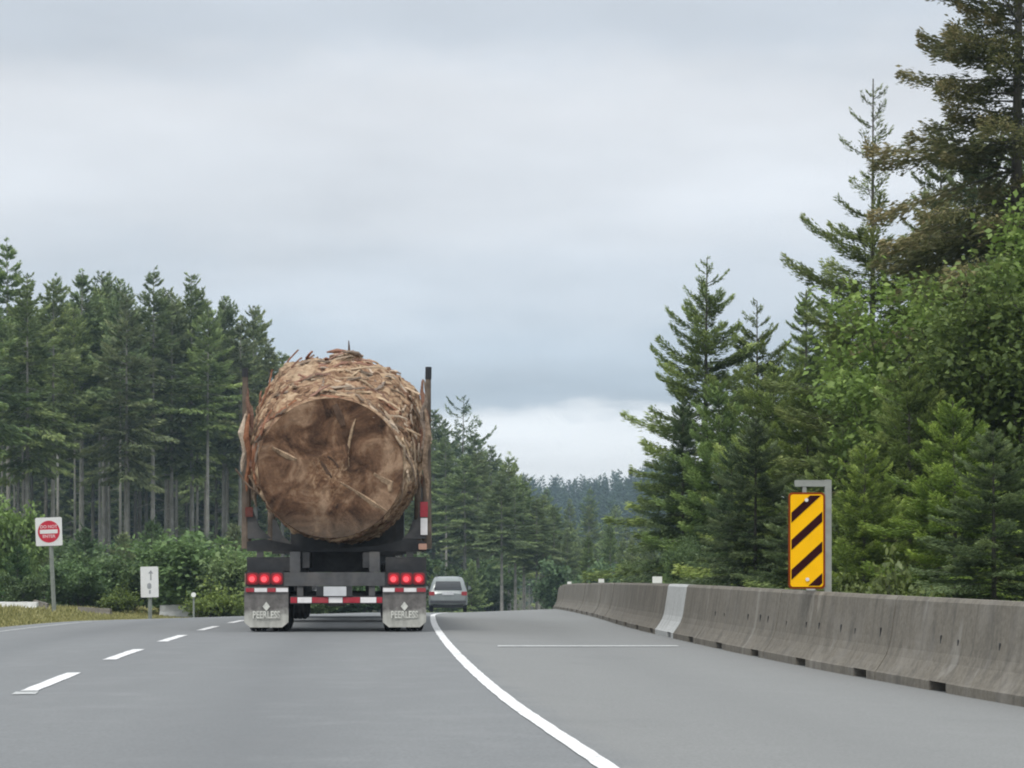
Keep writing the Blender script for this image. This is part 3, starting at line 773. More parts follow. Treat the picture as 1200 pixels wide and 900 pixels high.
ys_l = list(np.concatenate([np.linspace(0, .1, 4)[:-1], np.linspace(.1, 2.6, 150), np.linspace(2.7, 11.8, 60)]))
NT = 340
mb = MB()
rows = []
for y_ in ys_l: rows.append([log_pt(y_, 2 * math.pi * k / NT) for k in range(NT)])
lip = random.Random(3)
for k in range(NT):                       # torn, uneven bark edge round the cut
    th = 2 * math.pi * k / NT
    j = .05 * mnoise.noise(Vector((math.cos(th) * 5, math.sin(th) * 5, 2))) + .03 * mnoise.noise(Vector((math.cos(th) * 17, math.sin(th) * 17, 9)))
    for q in range(1, 4): rows[q][k] = (rows[q][k][0], rows[q][k][1] + j * .5, rows[q][k][2])
mb.grid(rows, 0, True); mb.face(rows[-1][::-1])
mb.build('bark', 'log_bark', log, True)
# sawn end
ec = Vector((-.075, -.004, (lz(632) + lz(468)) / 2)); ex, ez = 1.035, (lz(468) - lz(632)) / 2 - .004
mb = MB(); rows = []
nr = 34; NTE = 120
for i in range(nr + 1):
    f = i / nr; row = []
    for k in range(NTE):
        th = 2 * math.pi * k / NTE; x, z = math.cos(th) * ex * f, math.sin(th) * ez * f
        yv = .018 * mnoise.fractal(Vector((x * 2.2, z * 2.2, 3)), .7, 2, 4) - .02 * (1 - f)
        # stepped fell cut: upper part sits a little deeper, hinge line through the middle
        yv += .022 * sm(np.float64((z - .22 - .25 * x + .05 * mnoise.noise(Vector((x * 3, 0, 1)))) / .06)) * (1 - f ** 6)
        yv += .03 * hill(x + .05 * mnoise.noise(Vector((z * 6, 1, 0))), .28, .016) * (z > 0) * (1 - f ** 8)
        row.append((x, float(yv), z))
    rows.append(row)
mb.grid(rows, 0, True)
end = mb.build('sawn_end', 'log_end_wood', log, False, loc=ec)
end.data.polygons.foreach_set('use_smooth', [True] * len(end.data.polygons))
# slivers left by the saw and splits in the end, as in the photo
def sliver(name, pts, w_, mat, y_=-.03):
    mb = MB(); n = len(pts); rows = [[], [], []]
    for i, (px, py) in enumerate(pts):
        x = lx(px) - ec.x; z = lz(py) - ec.z
        a_ = pts[max(i - 1, 0)]; b_ = pts[min(i + 1, n - 1)]
        d_ = Vector((b_[0] - a_[0], 0, -(b_[1] - a_[1]))).normalized(); nrm = Vector((-d_.z, 0, d_.x))
        ww = w_ * (.35 + .65 * math.sin(math.pi * (i + .35) / (n - .3))) * (1 + .3 * mnoise.noise(Vector((px * .3, py * .3, 0))))
        P = Vector((x, y_, z)); rows[0].append(P + nrm * ww + Vector((0, .03, 0))); rows[1].append(P + nrm * ww * .3 + Vector((0, .006, 0))); rows[2].append(P - nrm * ww * 1.6 + Vector((0, .03, 0)))
    mb.grid(rows); return mb.build(name, mat, end)
sliver('saw_ridge', [(397, 566), (408, 572), (419, 579), (431, 587), (442, 594), (452, 600)], .028, 'fresh_wood')
sliver('saw_ridge', [(319, 526), (328, 531), (338, 536), (347, 540)], .03, 'fresh_wood')
sliver('saw_ridge', [(437, 556), (447, 562), (457, 567), (456, 577)], .05, 'fresh_wood', -.028)
sliver('saw_ridge', [(416, 492), (412, 505), (409, 520), (407, 533), (408, 548)], .018, 'fresh_wood', -.016)
sliver('splinter', [(372, 548), (380, 555), (386, 551), (392, 560)], .055, 'fresh_wood', -.022)
sliver('splinter', [(355, 560), (364, 566), (372, 563), (383, 569)], .055, 'fresh_wood', -.022)
sliver('split', [(375, 541), (379, 548), (384, 556), (388, 561)], .04, 'stained_wood', -.036)
sliver('split', [(383, 536), (390, 541), (396, 549)], .035, 'stained_wood', -.036)
sliver('split', [(392, 475), (398, 488), (402, 500)], .045, 'stained_wood', -.026)
# loose bark: flaps and strips peeling from the log
def strip_mesh(seed, Ls, W, tang):
    rn = random.Random(seed); n = 9; mb = MB(); topr, botr = [], []
    bend = -Ls * Ls / (8 * 1.25) * 2 if tang else rn.uniform(-.04, .05); tw = rn.uniform(-.25, .25)
    for i in range(n):
        f = i / (n - 1); wv = W * (.25 + .75 * math.sin(math.pi * (f * .86 + .07))) * rn.uniform(.55, 1.3)
        z_ = bend * (f - .5) ** 2 * 2 + rn.uniform(-.006, .006); x_ = rn.uniform(-.014, .014) + .03 * math.sin(f * 6.5 + seed) * Ls / .6
        ca, sa = math.cos(tw * (f - .5)), math.sin(tw * (f - .5)); y_ = (f - .5) * Ls
        topr.append([(x_ - wv * ca, y_, z_ - wv * sa), (x_, y_, z_ + .014), (x_ + wv * ca, y_, z_ + wv * sa)])
        botr.append([(x_ - wv * ca, y_, z_ - wv * sa - .012), (x_, y_, z_ + .004), (x_ + wv * ca, y_, z_ + wv * sa - .012)])
    mb.grid(topr); mb.grid([r[::-1] for r in botr])
    ring = lambda G: [r[0] for r in G] + [G[-1][1]] + [r[2] for r in G[::-1]] + [G[0][1]]
    mb.grid([ring(botr), ring(topr)], 0, True)
    return mb
strips = []
for s in range(12):
    strips.append([strip_mesh(s, (.36, .55, .8)[s % 3], (.024, .036, .028)[s % 3], s >= 6).mesh('bark_strip', m) for m in ('bark_strip_pale', 'bark_strip_red', 'bark_strip_grey')])
rn = random.Random(12)
for k in range(298):
    y_ = .12 + 2.6 * rn.random() ** 1.15
    if k < 205: th = R(rn.gauss(82, 46))
    elif k < 262: th = R(rn.choice([0, 0, 180]) + rn.gauss(5, 20))
    else: y_ = .06 + rn.random() * .10; th = R(rn.uniform(-40, 225))
    tang = rn.random() < (.8 if k < 205 else (.55 if k < 262 else 2))
    if not tang: y_ += .38
    p = Vector(log_pt(y_, th)); q = Vector(log_pt(y_ + .30, th)); q2 = Vector(log_pt(y_, th + .12))
    ax = (q - p).normalized(); tn = (q2 - p); tn = (tn - ax * tn.dot(ax)).normalized(); nn_ = tn.cross(ax).normalized()
    if nn_.x * math.cos(th) + nn_.z * math.sin(th) < 0: nn_ = -nn_
    ang = (math.pi / 2 + rn.gauss(0, .2 if k < 262 else .06)) if tang else rn.gauss(0, .30); yv = (ax * math.cos(ang) + tn * math.sin(ang)); xv = yv.cross(nn_)
    lift = rn.gauss(0, .05); yv2 = (yv * math.cos(lift) + nn_ * math.sin(lift)).normalized(); zv = xv.cross(yv2)
    warm = rn.random(); left = th > R(95)
    mi = (1 if warm < .55 else 2) if left else (0 if warm < .6 else (2 if warm < .85 else 1))
    M_ = Matrix((xv, yv2, zv)).transposed().to_4x4(); M_.translation = p + nn_ * rn.uniform(-.012, .02)
    o = bpy.data.objects.new('bark_strip', strips[rn.randrange(6) + (6 if tang else 0)][mi]); COL.objects.link(o); o.parent = log
    sc_ = rn.uniform(.6, 1.3); o.matrix_local = M_ @ Matrix.Diagonal((sc_, rn.uniform(.6, 1.1), 1, 1))
# long shreds hanging down both flanks beside the stakes, and a splinter standing on the top
def shred(name, pts, rad, mat):
    mb = MB(); mb.tube(pts, rad, 6); return mb.build(name, mat, log)
rn = random.Random(4)
for s_, n_, zlo, zhi in ((-1, 9, 1.7, 3.75), (1, 9, 1.6, 3.7)):
    for k in range(n_):
        y_ = rn.uniform(.25, .52) if k % 2 else rn.uniform(.82, 1.2)
        z_a = rn.uniform(zlo, zlo + 1.1); z_b = min(zhi, z_a + rn.uniform(.6, 1.4)); x_ = s_ * rn.uniform(1.16, 1.34)
        pts = [(x_ + s_ * .03 * math.sin(q * 1.7 + k), y_ + .05 * math.sin(q + k), z_a + (z_b - z_a) * q / 6) for q in range(7)]
        if z_b > 2.9 and abs(x_) < 1.25: pts = [(s_ * 1.27 + p[0] - x_, p[1], p[2]) for p in pts]
        shred('bark_shred', pts, [.012, .035, .045, .04, .05, .03, .01], rn.choice(['bark_strip_pale', 'bark_strip_red', 'bark_strip_grey', 'bark_strip_grey']))
shred('splinter', [(.17, 1.7, 4.0), (.165, 1.7, 4.2), (.16, 1.7, 4.34)], [.03, .02, .008], 'stained_wood')
rn = random.Random(31)
for k in range(18):
    dx = rn.gauss(.08, .26); yy = rn.uniform(1.2, 2.1); zt = 4.07 + .10 * math.exp(-((dx - .12) / .22) ** 2) - .5 * dx * dx + rn.uniform(-.05, .02); l_ = rn.uniform(.10, .26); sl_ = rn.gauss(-.7 * (dx - .1), .12)
    shred('bark_shred', [(dx - l_, yy - .1, zt - sl_ * l_ - .03), (dx - l_ * .3, yy, zt - .3 * sl_ * l_), (dx + l_ * .4, yy + .02, zt + .4 * sl_ * l_ - .01), (dx + l_, yy + .1, zt + sl_ * l_ - .04)], [.012, rn.uniform(.025, .04), rn.uniform(.025, .04), .01], rn.choice(['bark_strip_pale', 'bark_strip_pale', 'bark_strip_grey', 'bark_strip_red']))

# ------------------------------------------------------------------ tractor unit ahead of the load
tractor = thing('truck_tractor', (TX, TY, TZ), THEAD, 'dark truck tractor hidden ahead of the giant log, its mirror showing', 'truck')
for yy in (8.0, 9.3, 15.2):
    for x in ((-1.1, -.78, .78, 1.1) if yy < 12 else (-1.05, 1.05)): wheel(tractor, x, yy, x > 0)
for s_ in (-1, 1): MB().box(s_ * .42 - .05, s_ * .42 + .05, 7.4, 16.0, .62, .79, ch=.01).build('chassis_rail', 'frame_black', tractor)
cabp = [(12.3, .85), (16.2, .85), (16.35, 1.1), (16.25, 1.75), (14.4, 1.95), (14.0, 2.75), (13.7, 2.95), (12.3, 2.95)]
mb = MB(); mb.prism(cabp, lambda p: (-1.12, p[0], p[1]), lambda p: (1.12, p[0], p[1])); mb.build('cab', 'cab_paint', tractor, bevel=.06)
MB().box(-.9, .9, 12.26, 12.29, 2.1, 2.7).build('rear_window', 'dark_glass', tractor)
mb = MB(); mb.prism([(14.10, 2.66), (14.45, 2.0), (14.50, 2.0), (14.16, 2.68)], lambda p: (-1.0, p[0] + .02, p[1]), lambda p: (1.0, p[0] + .02, p[1])); mb.build('windscreen', 'dark_glass', tractor)
MB().box(-1.1, 1.1, 11.9, 12.1, 1.15, 3.0, ch=.03).build('headache_rack', 'frame_black', tractor)
for s_ in (-1, 1):
    t = obj('mirror', slab(rrect(-.13, .13, -.30, .30, .05), -.05, .05).mesh('mirror', 'frame_black'), tractor, (s_ * 1.50, 14.1, 2.30))
    MB().tube([(-s_ * .40, .08, .22), (0, .0, .24)], .02, 6).build('mirror_arm', 'frame_black', t)
    MB().tube([(s_ * 1.0, 12.2, .9), (s_ * 1.0, 12.2, 3.1)], .075, 12).build('exhaust_stack', 'chrome', tractor)
    MB().tube([(s_ * .9, 12.9, .62), (s_ * .9, 14.3, .62)], .30, 14).build('fuel_tank', 'chrome', tractor)

# ------------------------------------------------------------------ silver SUV further down the road
SY = 108.0; SX = (525 - 600) * SY / FPX; SZ = road_h(SX, SY)
suv = thing('silver_suv', (SX, SY, SZ), THEAD * .4, 'silver estate car with dark rear window driving ahead past the truck', 'car')
sect = [  # y, half width at sill, half width at belt, half width at roof, z sill, z belt, z roof
    (-.02, .80, .82, .60, .52, .88, .90), (.06, .88, .90, .70, .36, .98, 1.02), (.16, .90, .92, .68, .30, 1.02, 1.30), (.42, .91, .925, .64, .28, 1.04, 1.62), (.9, .92, .93, .64, .26, 1.03, 1.69),
    (2.0, .92, .93, .64, .26, 1.01, 1.70), (2.9, .92, .93, .62, .26, .99, 1.60), (3.55, .92, .92, .74, .26, .97, 1.06), (4.3, .90, .88, .70, .28, .84, .92), (4.62, .78, .76, .6, .36, .66, .72)]
rows = []
for y_, a_, b_, c_, z0, zbelt, zr in sect:
    half = [(a_ * .9, z0), (a_, z0 + .10), (b_, (z0 + zbelt) / 2 + .05), (b_ * .97, zbelt), (c_ + .06, zr - .06), (c_ - .06, zr)]
    rows.append([(x, y_, z) for x, z in half] + [(-x, y_, z) for x, z in half[::-1]])
mb = MB(); mb.grid(rows, 0, True); mb.face(rows[0][::-1]); mb.face(rows[-1])
body = mb.build('body', 'suv_paint', suv, True)
sub = body.modifiers.new('sub', 'SUBSURF'); sub.levels = 2; sub.render_levels = 2
def rear_y(z): return float(np.interp(z, [.9, 1.02, 1.3, 1.62], [-.005, .055, .155, .40]))
mb = MB(); mb.grid([[(-.66 + .10 * max(0, (z - 1.05) / .45) + (1.32 - .20 * max(0, (z - 1.05) / .45)) * u, rear_y(z) - .028, z) for u in (0, .33, .66, 1)] for z in (1.06, 1.2, 1.34, 1.46)])
win = mb.build('rear_window', 'dark_glass', suv)
for s_ in (-1, 1):
    MB().box(s_ * .76 - .13, s_ * .76 + .13, -.035, .05, .80, .98, ch=.02).build('tail_light', 'suv_lamp', suv)
    MB().tube([(s_ * .55, .55, 1.70), (s_ * .55, .7, 1.735), (s_ * .55, 2.5, 1.735), (s_ * .55, 2.65, 1.70)], .018, 6).build('roof_rail', 'suv_trim', suv)
    for yy in (.95, 3.65): wheel(suv, s_ * .80, yy, s_ > 0, .66)
    MB().box(s_ * .905 - .03, s_ * .905 + .03, .75, 2.7, 1.10, 1.42, ch=.02).build('side_window', 'dark_glass', suv)
    MB().box(s_ * 1.0 - .09, s_ * 1.0 + .09, 2.85, 2.95, 1.05, 1.2, ch=.03).build('wing_mirror', 'suv_paint', suv)
MB().box(-.27, .27, -.05, -.02, .82, .96).build('number_plate', 'plate_white', suv)
MB().box(-.84, .84, -.07, .10, .44, .56, ch=.03).build('bumper_trim', 'suv_trim', suv)
MB().box(-.70, .70, .1, .5, .22, .40).build('underbody', 'frame_black', suv)

# ------------------------------------------------------------------ trees
def leaf_mesh(name, P, D, LEN, WID, val, mat, rng, fold=.0):
    """kite shaped leaves / needle sprays: base P, direction D, length, width"""
    n = len(P); D = D / np.maximum(np.linalg.norm(D, axis=1, keepdims=True), 1e-6)
    rnd_ = rng.normal(size=(n, 3)) * .55 + np.array([0, 0, 1.0])
    S = np.cross(D, rnd_); S /= np.maximum(np.linalg.norm(S, axis=1, keepdims=True), 1e-6)
    Nn = np.cross(S, D)
    l = LEN[:, None]; w_ = WID[:, None]
    V = np.empty((n, 4, 3)); V[:, 0] = P; V[:, 1] = P + D * l * .42 + S * w_ + Nn * l * .05; V[:, 2] = P + D * l - Nn * l * .06; V[:, 3] = P + D * l * .42 - S * w_ + Nn * l * .05
    me = bpy.data.meshes.new(name); me.vertices.add(4 * n); me.vertices.foreach_set('co', V.ravel())
    me.loops.add(4 * n); me.loops.foreach_set('vertex_index', np.arange(4 * n, dtype=np.int32))
    me.polygons.add(n); me.polygons.foreach_set('loop_start', np.arange(0, 4 * n, 4, dtype=np.int32))
    a_ = me.attributes.new('leaf', 'FLOAT', 'POINT'); a_.data.foreach_set('value', np.repeat(np.clip(val, 0, 1), 4).astype(np.float32))
    me.materials.append(MATS[mat]); me.update(calc_edges=True); return me

def wood_mesh(name, tubes, mat):
    mb = MB()
    for pts, rad, n in tubes: mb.tube(pts, rad, n, caps=False)
    return mb.mesh(name, mat, True)

def conifer(seed, H, cb, Rm, dz, nper, spray, wid, mat, trunk_r, dens=1.0, droop=.25, shape=.85, ragged=.25, bare_top=0.0, trunk_mat='trunk_bark', tips=.35, dead=0, gap=.06, up_=.22, plume=.34, jit=.35):
    rng = np.random.default_rng(seed); tubes = []
    lean = rng.normal(0, .006 * H, 2)
    def axis(z): f = z / H; return np.array([lean[0] * f * f, lean[1] * f * f, z])
    nz = 10; tubes.append(([axis(H * i / nz) + (np.array([0, 0, -.5]) if i == 0 else 0) for i in range(nz + 1)], [max(.012, trunk_r * (1 - i / nz) ** .8 * (1.25 if i == 0 else 1)) for i in range(nz + 1)], 9))
    P, D, LN, WD, VL = [], [], [], [], []
    z = cb
    while z < H - .05 * H * .2:
        q = (z - cb) / (H - cb)
        env = Rm * (1 - q) ** shape * (.55 + .45 * min(1, q / .16)) + .03 * Rm
        nb = max(3, int(round(nper * rng.uniform(.75, 1.25))))
        if q > 1 - bare_top: nb = max(2, nb // 2)
        az0 = rng.uniform(0, 6.283)
        for b in range(nb):
            if rng.random() < gap: continue
            az = az0 + 6.283 * b / nb + rng.normal(0, .25); Lb = env * np.clip(rng.normal(1, ragged), .35, 1.6)
            z0 = z + rng.uniform(-.5, .5) * dz
            if z0 > H - .02: continue
            p0 = .55 * q ** 1.5 - droop * (1 - q) + rng.normal(0, .07); sag = -droop * .6 * (1 - q); up = up_ + .1 * q
            ca, sa = np.cos(az), np.sin(az); base = axis(z0)
            def spine(t):
                t = np.asarray(t); r = Lb * t * (1 - .08 * t); dzz = Lb * (p0 * t + sag * t * t + up * t ** 3)
                return np.stack([base[0] + ca * r, base[1] + sa * r, base[2] + dzz], -1)
            tubes.append(([tuple(p) for p in spine([0, .35, .7, .97])], [trunk_r * .11 + .003 * Lb, trunk_r * .07 + .002 * Lb, .012, .004], 3))
            thin = .45 if q > 1 - bare_top else 1.0
            n = max(6, int(dens * thin * (Lb / spray) * 17 * (1 + .9 * q ** 2)))
            t = rng.beta(1.5, 1.0, n) * .97 + .05; t = np.clip(t, .10 if cb > 3 else .06, 1.0)
            sp = spine(t); tan = spine(np.minimum(t + .03, 1.03)) - spine(t - .03); tan /= np.linalg.norm(tan, axis=1, keepdims=True)
            side = np.array([-sa, ca, 0.0]); half = Lb * plume * (1.04 - t) ** .6 * (.4 + .6 * np.minimum(1, t / .25)) + .3 * spray * (1 - .6 * q)
            s_ = rng.uniform(-1, 1, n); off = half * s_
            P_ = sp + side[None] * off[:, None] * .85 + tan * (np.abs(off) * .45)[:, None]
            P_[:, 2] += -np.abs(off) * droop * .55 + rng.normal(0, .05 * Lb ** .5 * (1.0), n) * .8
            d_ = tan * 1.0 + side[None] * (s_ * 1.0 + rng.normal(0, jit, n))[:, None]; d_[:, 2] += rng.normal(-.10 + .35 * q * q, .8 * jit, n)
            P.append(P_); D.append(d_); ln = spray * rng.uniform(.55, 1.25, n) * (1.05 - .25 * t) * (1 - .58 * q ** 1.6); LN.append(ln); WD.append(ln * wid * rng.uniform(.7, 1.3, n))
            VL.append(.10 + rng.uniform(0, .36, n) + tips * 1.2 * t ** 2.2 * rng.uniform(.3, 1.15, n) + rng.normal(.02, .13))  # lit and shaded boughs put into the leaf tone; tips are new growth
        z += dz * rng.uniform(.75, 1.3) * (1 - .45 * q)
    n = int(26 * dens); tt = rng.uniform(0, 1, n) ** 1.4                                   # leader
    P.append(np.stack([axis(H)[0] + 0 * tt, axis(H)[1] + 0 * tt, H - tt * .08 * H], -1)); a_ = rng.uniform(0, 6.283, n)
    D.append(np.stack([np.cos(a_) * .6, np.sin(a_) * .6, rng.uniform(.3, 1.0, n)], -1)); ln = spray * rng.uniform(.25, .5, n) * (.35 + tt); LN.append(ln); WD.append(ln * wid); VL.append(rng.uniform(.2, .6, n))
    for k in range(dead):                                                                   # dead snag twigs on the bare stem
        z0 = rng.uniform(.25, 1) * cb; az = rng.uniform(0, 6.283); l_ = rng.uniform(.3, 1.3); b0 = axis(z0)
        tubes.append(([b0, b0 + np.array([np.cos(az) * l_, np.sin(az) * l_, -.25 * l_])], [.03, .01], 3))
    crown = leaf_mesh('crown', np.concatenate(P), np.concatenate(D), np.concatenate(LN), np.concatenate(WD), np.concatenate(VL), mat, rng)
    return wood_mesh('trunk', tubes, trunk_mat), crown, H

def broadleaf(seed, H, Rx, leaf, nleaf, mat, trunk_r=.12, base=.15, stems=1, trunk_mat='trunk_bark', flat=.55):
    """branching limbs with leaves clustered round the twig ends"""
    rng = np.random.default_rng(seed); tubes = []; ends = []
    def grow(p, d, l, r, lev):
        pts = [p]; q = p.copy(); dd = d.copy()
        for i in range(4):
            dd = dd + rng.normal(0, .16, 3) + np.array([0, 0, .05]); dd /= np.linalg.norm(dd); q = q + dd * l / 4; pts.append(q.copy())
        tubes.append((pts, [r, r * .85, r * .7, r * .58, r * .45], 7 if lev == 0 else (5 if lev == 1 else 3)))
        if lev >= 3 or r < .006: ends.append((pts[-1], l)); return
        for k in range(rng.integers(3, 6) if lev < 2 else rng.integers(3, 5)):
            i = rng.integers(2, 5) if lev else rng.integers(1, 5)
            az = rng.uniform(0, 6.283); el_ = rng.uniform(.05, .75)
            nd = np.array([np.cos(az) * np.cos(el_), np.sin(az) * np.cos(el_), np.sin(el_)]) * .85 + dd * .45; nd /= np.linalg.norm(nd)
            grow(pts[i], nd, l * rng.uniform(.5, .78), r * .5, lev + 1)
            if lev == 2: ends.append((pts[i], l * .7))
        ends.append((pts[-1], l * .8))
    for s in range(stems):
        az = rng.uniform(0, 6.283); k = .0 if stems == 1 else .45
        grow(np.array([.15 * np.cos(az) * (stems > 1), .15 * np.sin(az) * (stems > 1), -.2]), np.array([k * np.cos(az), k * np.sin(az), 1.0]), H * .5, trunk_r, 0)
    E = np.array([e[0] for e in ends]); EL = np.array([e[1] for e in ends])
    # scale the skeleton into the wanted size
    mx = np.percentile(np.hypot(E[:, 0], E[:, 1]), 92); mz = np.percentile(E[:, 2], 99)
    sx, sz = Rx / mx, H / mz
    tubes = [([np.array(p) * (sx, sx, sz) for p in pts], r, n) for pts, r, n in tubes]; E = E * (sx, sx, sz)
    keep = E[:, 2] > base * H; E = E[keep]; EL = EL[keep]
    idx = rng.integers(0, len(E), nleaf); clump = rng.uniform(0, 1, len(E))
    sp = np.clip(EL[idx], .2, 1.0)[:, None] * .42 * sx
    P = E[idx] + rng.normal(0, 1, (nleaf, 3)) * sp * (1, 1, .6)
    D = rng.normal(0, 1, (nleaf, 3)) * (1, 1, flat) + (P - E[idx]) * .8; D[:, 2] -= .25
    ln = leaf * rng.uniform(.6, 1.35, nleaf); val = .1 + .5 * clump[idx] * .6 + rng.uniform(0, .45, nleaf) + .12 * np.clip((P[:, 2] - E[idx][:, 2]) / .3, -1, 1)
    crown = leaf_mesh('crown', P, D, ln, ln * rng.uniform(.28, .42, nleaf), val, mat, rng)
    return wood_mesh('trunk', tubes, trunk_mat), crown, H

def plant(proto, name, X, Y, label, cat, group=None, height=None, rz=None, wide=1.0, z=None, sink=.0, crown_mat=None):
    tr, cr_, H = proto; g = terr_h(X, Y) if z is None else z
    k = (height / H) if height else 1.0
    t = thing(name, (X, Y, g - sink), PR.uniform(0, 6.28) if rz is None else rz, label, cat, group); t.scale = (k * wide, k * wide, k)
    obj('trunk', tr, t); c = obj('crown', cr_, t); return t
PR = random.Random(77)

# --- kinds
NK = dict(plume=.23, jit=.24)
NEAR = [conifer(1, 10.2, .4, 2.45, .36, 6, .20, .15, 'fir_needles', .11, dens=2.3, droop=.30, ragged=.34, bare_top=.12, tips=.5, gap=.08, up_=.16, **NK),
        conifer(2, 11.6, .4, 2.6, .42, 6, .19, .15, 'fir_needles_bright', .11, dens=2.2, droop=.24, ragged=.36, bare_top=.30, tips=.5, gap=.10, up_=.14, **NK),
        conifer(3, 17.0, 1.5, 4.0, .46, 8, .21, .16, 'fir_needles_cones', .20, dens=2.2, droop=.36, ragged=.25, shape=.7, tips=.5, gap=.06, up_=.04, plume=.26, jit=.28),
        conifer(4, 9.0, .3, 2.6, .34, 7, .18, .15, 'fir_needles_dark', .09, dens=2.2, droop=.36, ragged=.34, tips=.45, gap=.05, up_=.12, **NK),
        conifer(5, 6.5, .2, 2.2, .30, 7, .16, .15, 'fir_needles_bright', .07, dens=2.2, droop=.28, ragged=.34, tips=.5, gap=.05, up_=.14, **NK),
        conifer(6, 13.0, .8, 2.8, .42, 7, .21, .15, 'fir_needles', .14, dens=2.0, droop=.32, ragged=.34, tips=.45, up_=.12, **NK)]
ALDER = [broadleaf(21, 8.5, 2.9, .13, 30000, 'alder_leaves', .10), broadleaf(22, 6.5, 2.4, .13, 24000, 'olive_leaves', .08, base=.05, stems=2), broadleaf(23, 4.0, 2.0, .12, 20000, 'bush_leaves', .05, base=.0, stems=4)]
STAND = [conifer(31 + i, 24.0, c, r_, .70, 6, .62, .17, 'stand_needles', .205, dens=1.25, plume=.26, jit=.26, up_=.12, droop=d_, ragged=.36, shape=s_, trunk_mat='pale_trunk_bark', dead=14, tips=.30)
         for i, (c, r_, d_, s_) in enumerate([(11.8, 3.5, .28, .85), (13.4, 3.1, .22, 1.0), (10.2, 3.6, .30, .9), (14.4, 3.1, .20, .8)])]
SHADE_BARK = bpy.data.materials['trunk_bark']
def shade_stem(pr):
    me = pr[0].copy(); me.materials[0] = SHADE_BARK; return (me, pr[1], pr[2])  # darker bark stands in for the shade deep inside the stand
STAND_DEEP = [shade_stem(p) for p in STAND]
POLE = conifer(36, 24.0, 14.5, 2.2, .60, 6, .65, .22, 'stand_needles', .15, dens=.75, droop=.2, ragged=.32, shape=.6, trunk_mat='pale_trunk_bark', dead=20)
EDGE = [conifer(38, 20.0, 1.5, 3.6, .60, 6, .80, .22, 'stand_needles', .25, dens=.75, droop=.28, ragged=.28, shape=.75, trunk_mat='pale_trunk_bark'),
        conifer(39, 17.0, 5.0, 3.0, .60, 6, .75, .22, 'stand_needles', .24, dens=.75, droop=.28, ragged=.30, shape=.65, trunk_mat='pale_trunk_bark', dead=8)]
SNAG = conifer(40, 22.0, 9.0, 3.2, 1.0, 3, .55, .22, 'fir_needles_dark', .22, dens=.9, droop=.15, ragged=.5, shape=.5, gap=.35, trunk_mat='trunk_bark')
YOUNG = [conifer(41, 5.0, .2, 1.7, .34, 7, .34, .22, 'dull_bush_leaves', .07, dens=.9, droop=.2, ragged=.3), conifer(42, 6.5, .3, 1.9, .36, 6, .36, .22, 'stand_needles', .08, dens=.85, droop=.25, ragged=.3)]
SHRUB = [broadleaf(51, 3.2, 2.1, .22, 9000, 'bush_leaves', .05, base=.0, stems=5), broadleaf(52, 2.4, 1.8, .20, 8000, 'dull_bush_leaves', .04, base=.0, stems=5), broadleaf(53, 1.3, 1.1, .13, 4000, 'olive_leaves', .025, base=.0, stems=6)]
RIDGE = [conifer(61 + i, 24.0, 3.0, 3.8, 1.3, 5, 1.7, .28, 'hill_needles', .3, dens=.6, droop=.22, ragged=.28, shape=s_) for i, s_ in enumerate((.8, .65, .95))]

def by_top(proto, name, px, py_top, d, label, cat, group=None, rz=None, wide=1.0):
    p = at(px, py_top, d); g = terr_h(p.x, d); return plant(proto, name, p.x, d, label, cat, group, height=p.z - g, rz=rz, wide=wide)

# --- near wood behind the barrier, right
RIGHT = [  # kind, px, top py, distance, widen, label
    (NEAR[0], 'fir_tree', 826, 303, 60, 1.12, 'young fir with spiky top standing at the open end of the roadside wood'),
    (NEAR[1], 'fir_tree', 1022, 92, 46, 1.0, 'tall fir with thin see through top behind the bright alder'),
    (NEAR[2], 'fir_tree', 1188, -330, 43, .86, 'very tall fir with brown cone laden boughs reaching above the alder'),
    (NEAR[3], 'fir_tree', 1165, 505, 30, 1.5, 'dark low fir with drooping boughs right behind the nearest barrier blocks'),
    (NEAR[0], 'fir_tree', 888, 352, 63, 1.1, 'bushy fir beside the spiky topped young fir'),
    (NEAR[4], 'fir_tree', 905, 428, 52, 1.1, 'light green fir with soft tips behind the striped marker'),
    (NEAR[5], 'fir_tree', 945, 340, 66, 1.05, 'mid green fir filling the wood between the thin topped fir and the spiky one'),
    (NEAR[3], 'fir_tree', 800, 470, 57, .95, 'small dark fir at the foot of the spiky topped young fir'),
    (NEAR[4], 'fir_tree', 990, 470, 42, 1.0, 'pale tipped young fir close behind the gallows post'),
    (NEAR[5], 'fir_tree', 1100, 150, 58, 1.0, 'shaded fir deep in the wood under the cone laden fir'),
    (NEAR[3], 'fir_tree', 1145, 165, 50, 1.0, 'dark dense fir between the alder and the cone laden fir'),
    (NEAR[5], 'fir_tree', 1185, 140, 62, 1.1, 'shaded fir behind the dark dense fir of the roadside wood'),
    (NEAR[0], 'fir_tree', 975, 310, 70, 1.1, 'grey green fir far back behind the thin topped fir'),
    (NEAR[3], 'fir_tree', 858, 520, 50, .9, 'dark bushy fir filling the edge of the wood above the white reflector'),
]
RIGHT += [(NEAR[4], 'fir_tree', 945, 455, 47, 1.2, 'yellowish fir filling the wood left of the gallows post'), (NEAR[4], 'fir_tree', 845, 450, 56, 1.0, 'light fir wedged behind the dark bushy fir above the white reflector'),
          (NEAR[1], 'fir_tree', 1000, 330, 52, 1.1, 'bright fir close behind the thin topped fir'), (NEAR[4], 'fir_tree', 1120, 470, 33, 1.2, 'light tipped fir between the drooping dark fir and the bright alder')]
for pr, nm, px, py_, d, wd, lb in RIGHT: by_top(pr, nm, px, py_, d, lb, 'tree', None, None, wd)
by_top(ALDER[0], 'alder_tree', 1110, 232, 39, 'bright green alder with rounded leafy crown in front of the tall firs', 'tree', wide=1.05)
